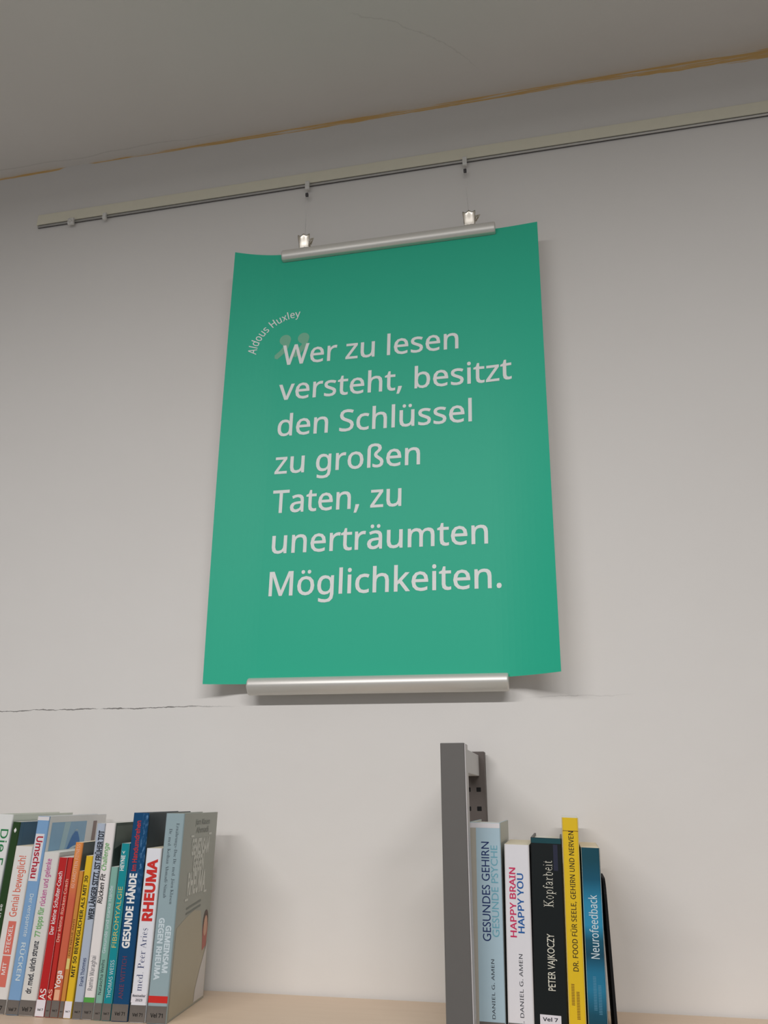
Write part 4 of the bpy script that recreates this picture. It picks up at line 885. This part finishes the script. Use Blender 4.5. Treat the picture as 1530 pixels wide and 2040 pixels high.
# its front cover: title blocks, corner marks, beige panel and a printed portrait
bm = bmesh.new(); X = th+.0002
CM = [mat('print_pale_stone', (204, 205, 196), .5), mat('print_grey_line', (120, 124, 116), .5), mat('print_beige_panel', (176, 168, 146), .45), mat('print_dark_hair', (92, 72, 62), .5), mat('print_skin', (206, 160, 134), .5), mat('print_red_top', (178, 104, 92), .5), mat('print_white_coat', (206, 202, 198), .5)]
flat_poly(bm, [(.006, 0.002), (d-.002, .002), (d-.002, .052), (d-.030, .085), (d-.044, .118), (.075, .122), (.045, .117), (.008, .1075)], side, 2)
X = th+.00035
for s, y0, y1, z0, hh, m, bo_ in (('GEMEINSAM', .040, .116, .196, .019, 0, .045), ('GEGEN', .052, .098, .174, .019, 0, .045), ('RHEUMA', .036, .112, .146, .025, 0, .045),
                                 ('Jörn Klasen', .048, .112, .2345, .0075, 1, 0), ('Ahmadi', .054, .108, .2235, .0075, 1, 0)):
    gl, a, b = layout(s, 'n', bo_); k = (y1-y0)/(b-a); hk = hh/.573
    add_glyphs(bm, gl, lambda x, y: (X, y0+(x-a)*k, z0+y*hk), m)
for y0, z0 in ((.034, .2185), (.112, .2195), (.030, .1375), (.108, .1415)):
    flat_poly(bm, [(y0, z0), (y0+.013, z0), (y0+.013, z0+.0028), (y0, z0+.0028)], side, 0)
for z0 in (.1300, .1235): flat_poly(bm, [(.040, z0-.004), (.100, z0+.001), (.100, z0+.0035), (.040, z0-.0015)], side, 1)
ell = lambda y, z, a, b: [(y+a*math.cos(R(q)), z+b*math.sin(R(q))) for q in range(0, 360, 20)]
X = th+.0004; flat_poly(bm, ell(d-.0185, .101, .0110, .0155), side, 3)
flat_poly(bm, [(d-.030, .098), (d-.007, .098), (d-.009, .068), (d-.026, .064)], side, 5)
X = th+.0005; flat_poly(bm, ell(d-.0185, .0955, .0080, .0135), side, 4)
flat_poly(bm, [(d-.004, .074), (d-.012, .062), (d-.030, .040), (d-.044, .018), (d-.046, .003), (d-.004, .003)], side, 6)
link('cover_print', bm, CM, r)
# right row extras
r, th, h, d = BOOKS['gehirn']
panel('pale_head_band', r, [(th*.02, th*.98, h-.0062, h-.0004, 0)], [mat('print_white_block', (222, 218, 218), .5)], -.0002)  # white band added on the spine to imitate the visible page tops
panel('hinge_strip', r, [(th*.02, th*.245, .0005, h-.001, 0)], [mat('beige_linen_hinge', (176, 170, 156), .7)], -.0001)
panel('call_number_label', r, [(th*.25, th*.98, .0005, .0225, 0)], [M_LABEL], -.0003)
r, th, h, d = BOOKS['happy']; panel('call_number_label', r, [(th*.02, th*.98, .0005, .0225, 0)], [M_LABEL], -.0003)
r, th, h, d = BOOKS['kopf']
panel('teal_head_band', r, [(th*.02, th*.98, h-.0062, h-.0004, 0)], [mat('print_dark_teal', (20, 70, 76), .35)])
st = panel('call_number_label', r, [(th*.16, th*.80, .0005, .0325, 0)], [M_LABELW], -.0003)
bm = bmesh.new(); gl, a, b = layout('Vel 7', 'n', .02); k = th*.46/(b-a)
add_glyphs(bm, gl, lambda x, y: (th*.24+(x-a)*k, -.0005, .0262+y*.0062), 0); link('label_lettering', bm, ink('ink'), st)
panel('spine_violet_strip', r, [(th*.72, th*.86, .187, .2165, 0)], [mat('print_slate_violet', (44, 46, 64), .3)])  # narrow slate violet strip near the head of the spine
r, th, h, d = BOOKS['yel']
panel('title_rule', r, [(th*.04, th*.96, .2322, .2328, 0)], [ink('brown')])
for c0, z0, z1 in ((.30, .044, .066), (.58, .030, .058)):
    z = z0; bm = bmesh.new()
    while z < z1:
        add_box(bm, th*(c0-.09), th*(c0+.09), -.0002, .0003, z, z+.0006); z += .0016
    link('small_print', bm, ink('brown'), r)
r, th, h, d = BOOKS['neuro']
for c0, z0, z1 in ((.42, .040, .074), (.66, .036, .066)):
    z = z0; bm = bmesh.new()
    while z < z1:
        add_box(bm, th*(c0-.08), th*(c0+.08), -.0002, .0003, z, z+.0005); z += .0016
    link('small_print', bm, mat('print_misty_blue', (96, 150, 176), .5), r)

# ------------------------------------------------------------------ bookend at the right end
be = thing('bookend', 'black metal bookend holding up the right row of books', 'bookend', (.0400, -.19, SHELF+.0002))
pr = [(0, 0), (.115, 0), (.115, .150)]+[(.115-.028+.028*math.cos(R(q)), .150+.028*math.sin(R(q))) for q in range(15, 91, 15)]
pr += [(.022+.022*math.cos(R(q)), .156+.022*math.sin(R(q))) for q in range(90, 181, 15)]
bm = bmesh.new(); add_prism(bm, pr, 'x', .0005, .0038); link('upright_plate', bm, M_BLACK, be)
bm = bmesh.new(); add_box(bm, .0038, .075, .015, .100, 0, .0012); link('base_plate', bm, M_BLACK, be)
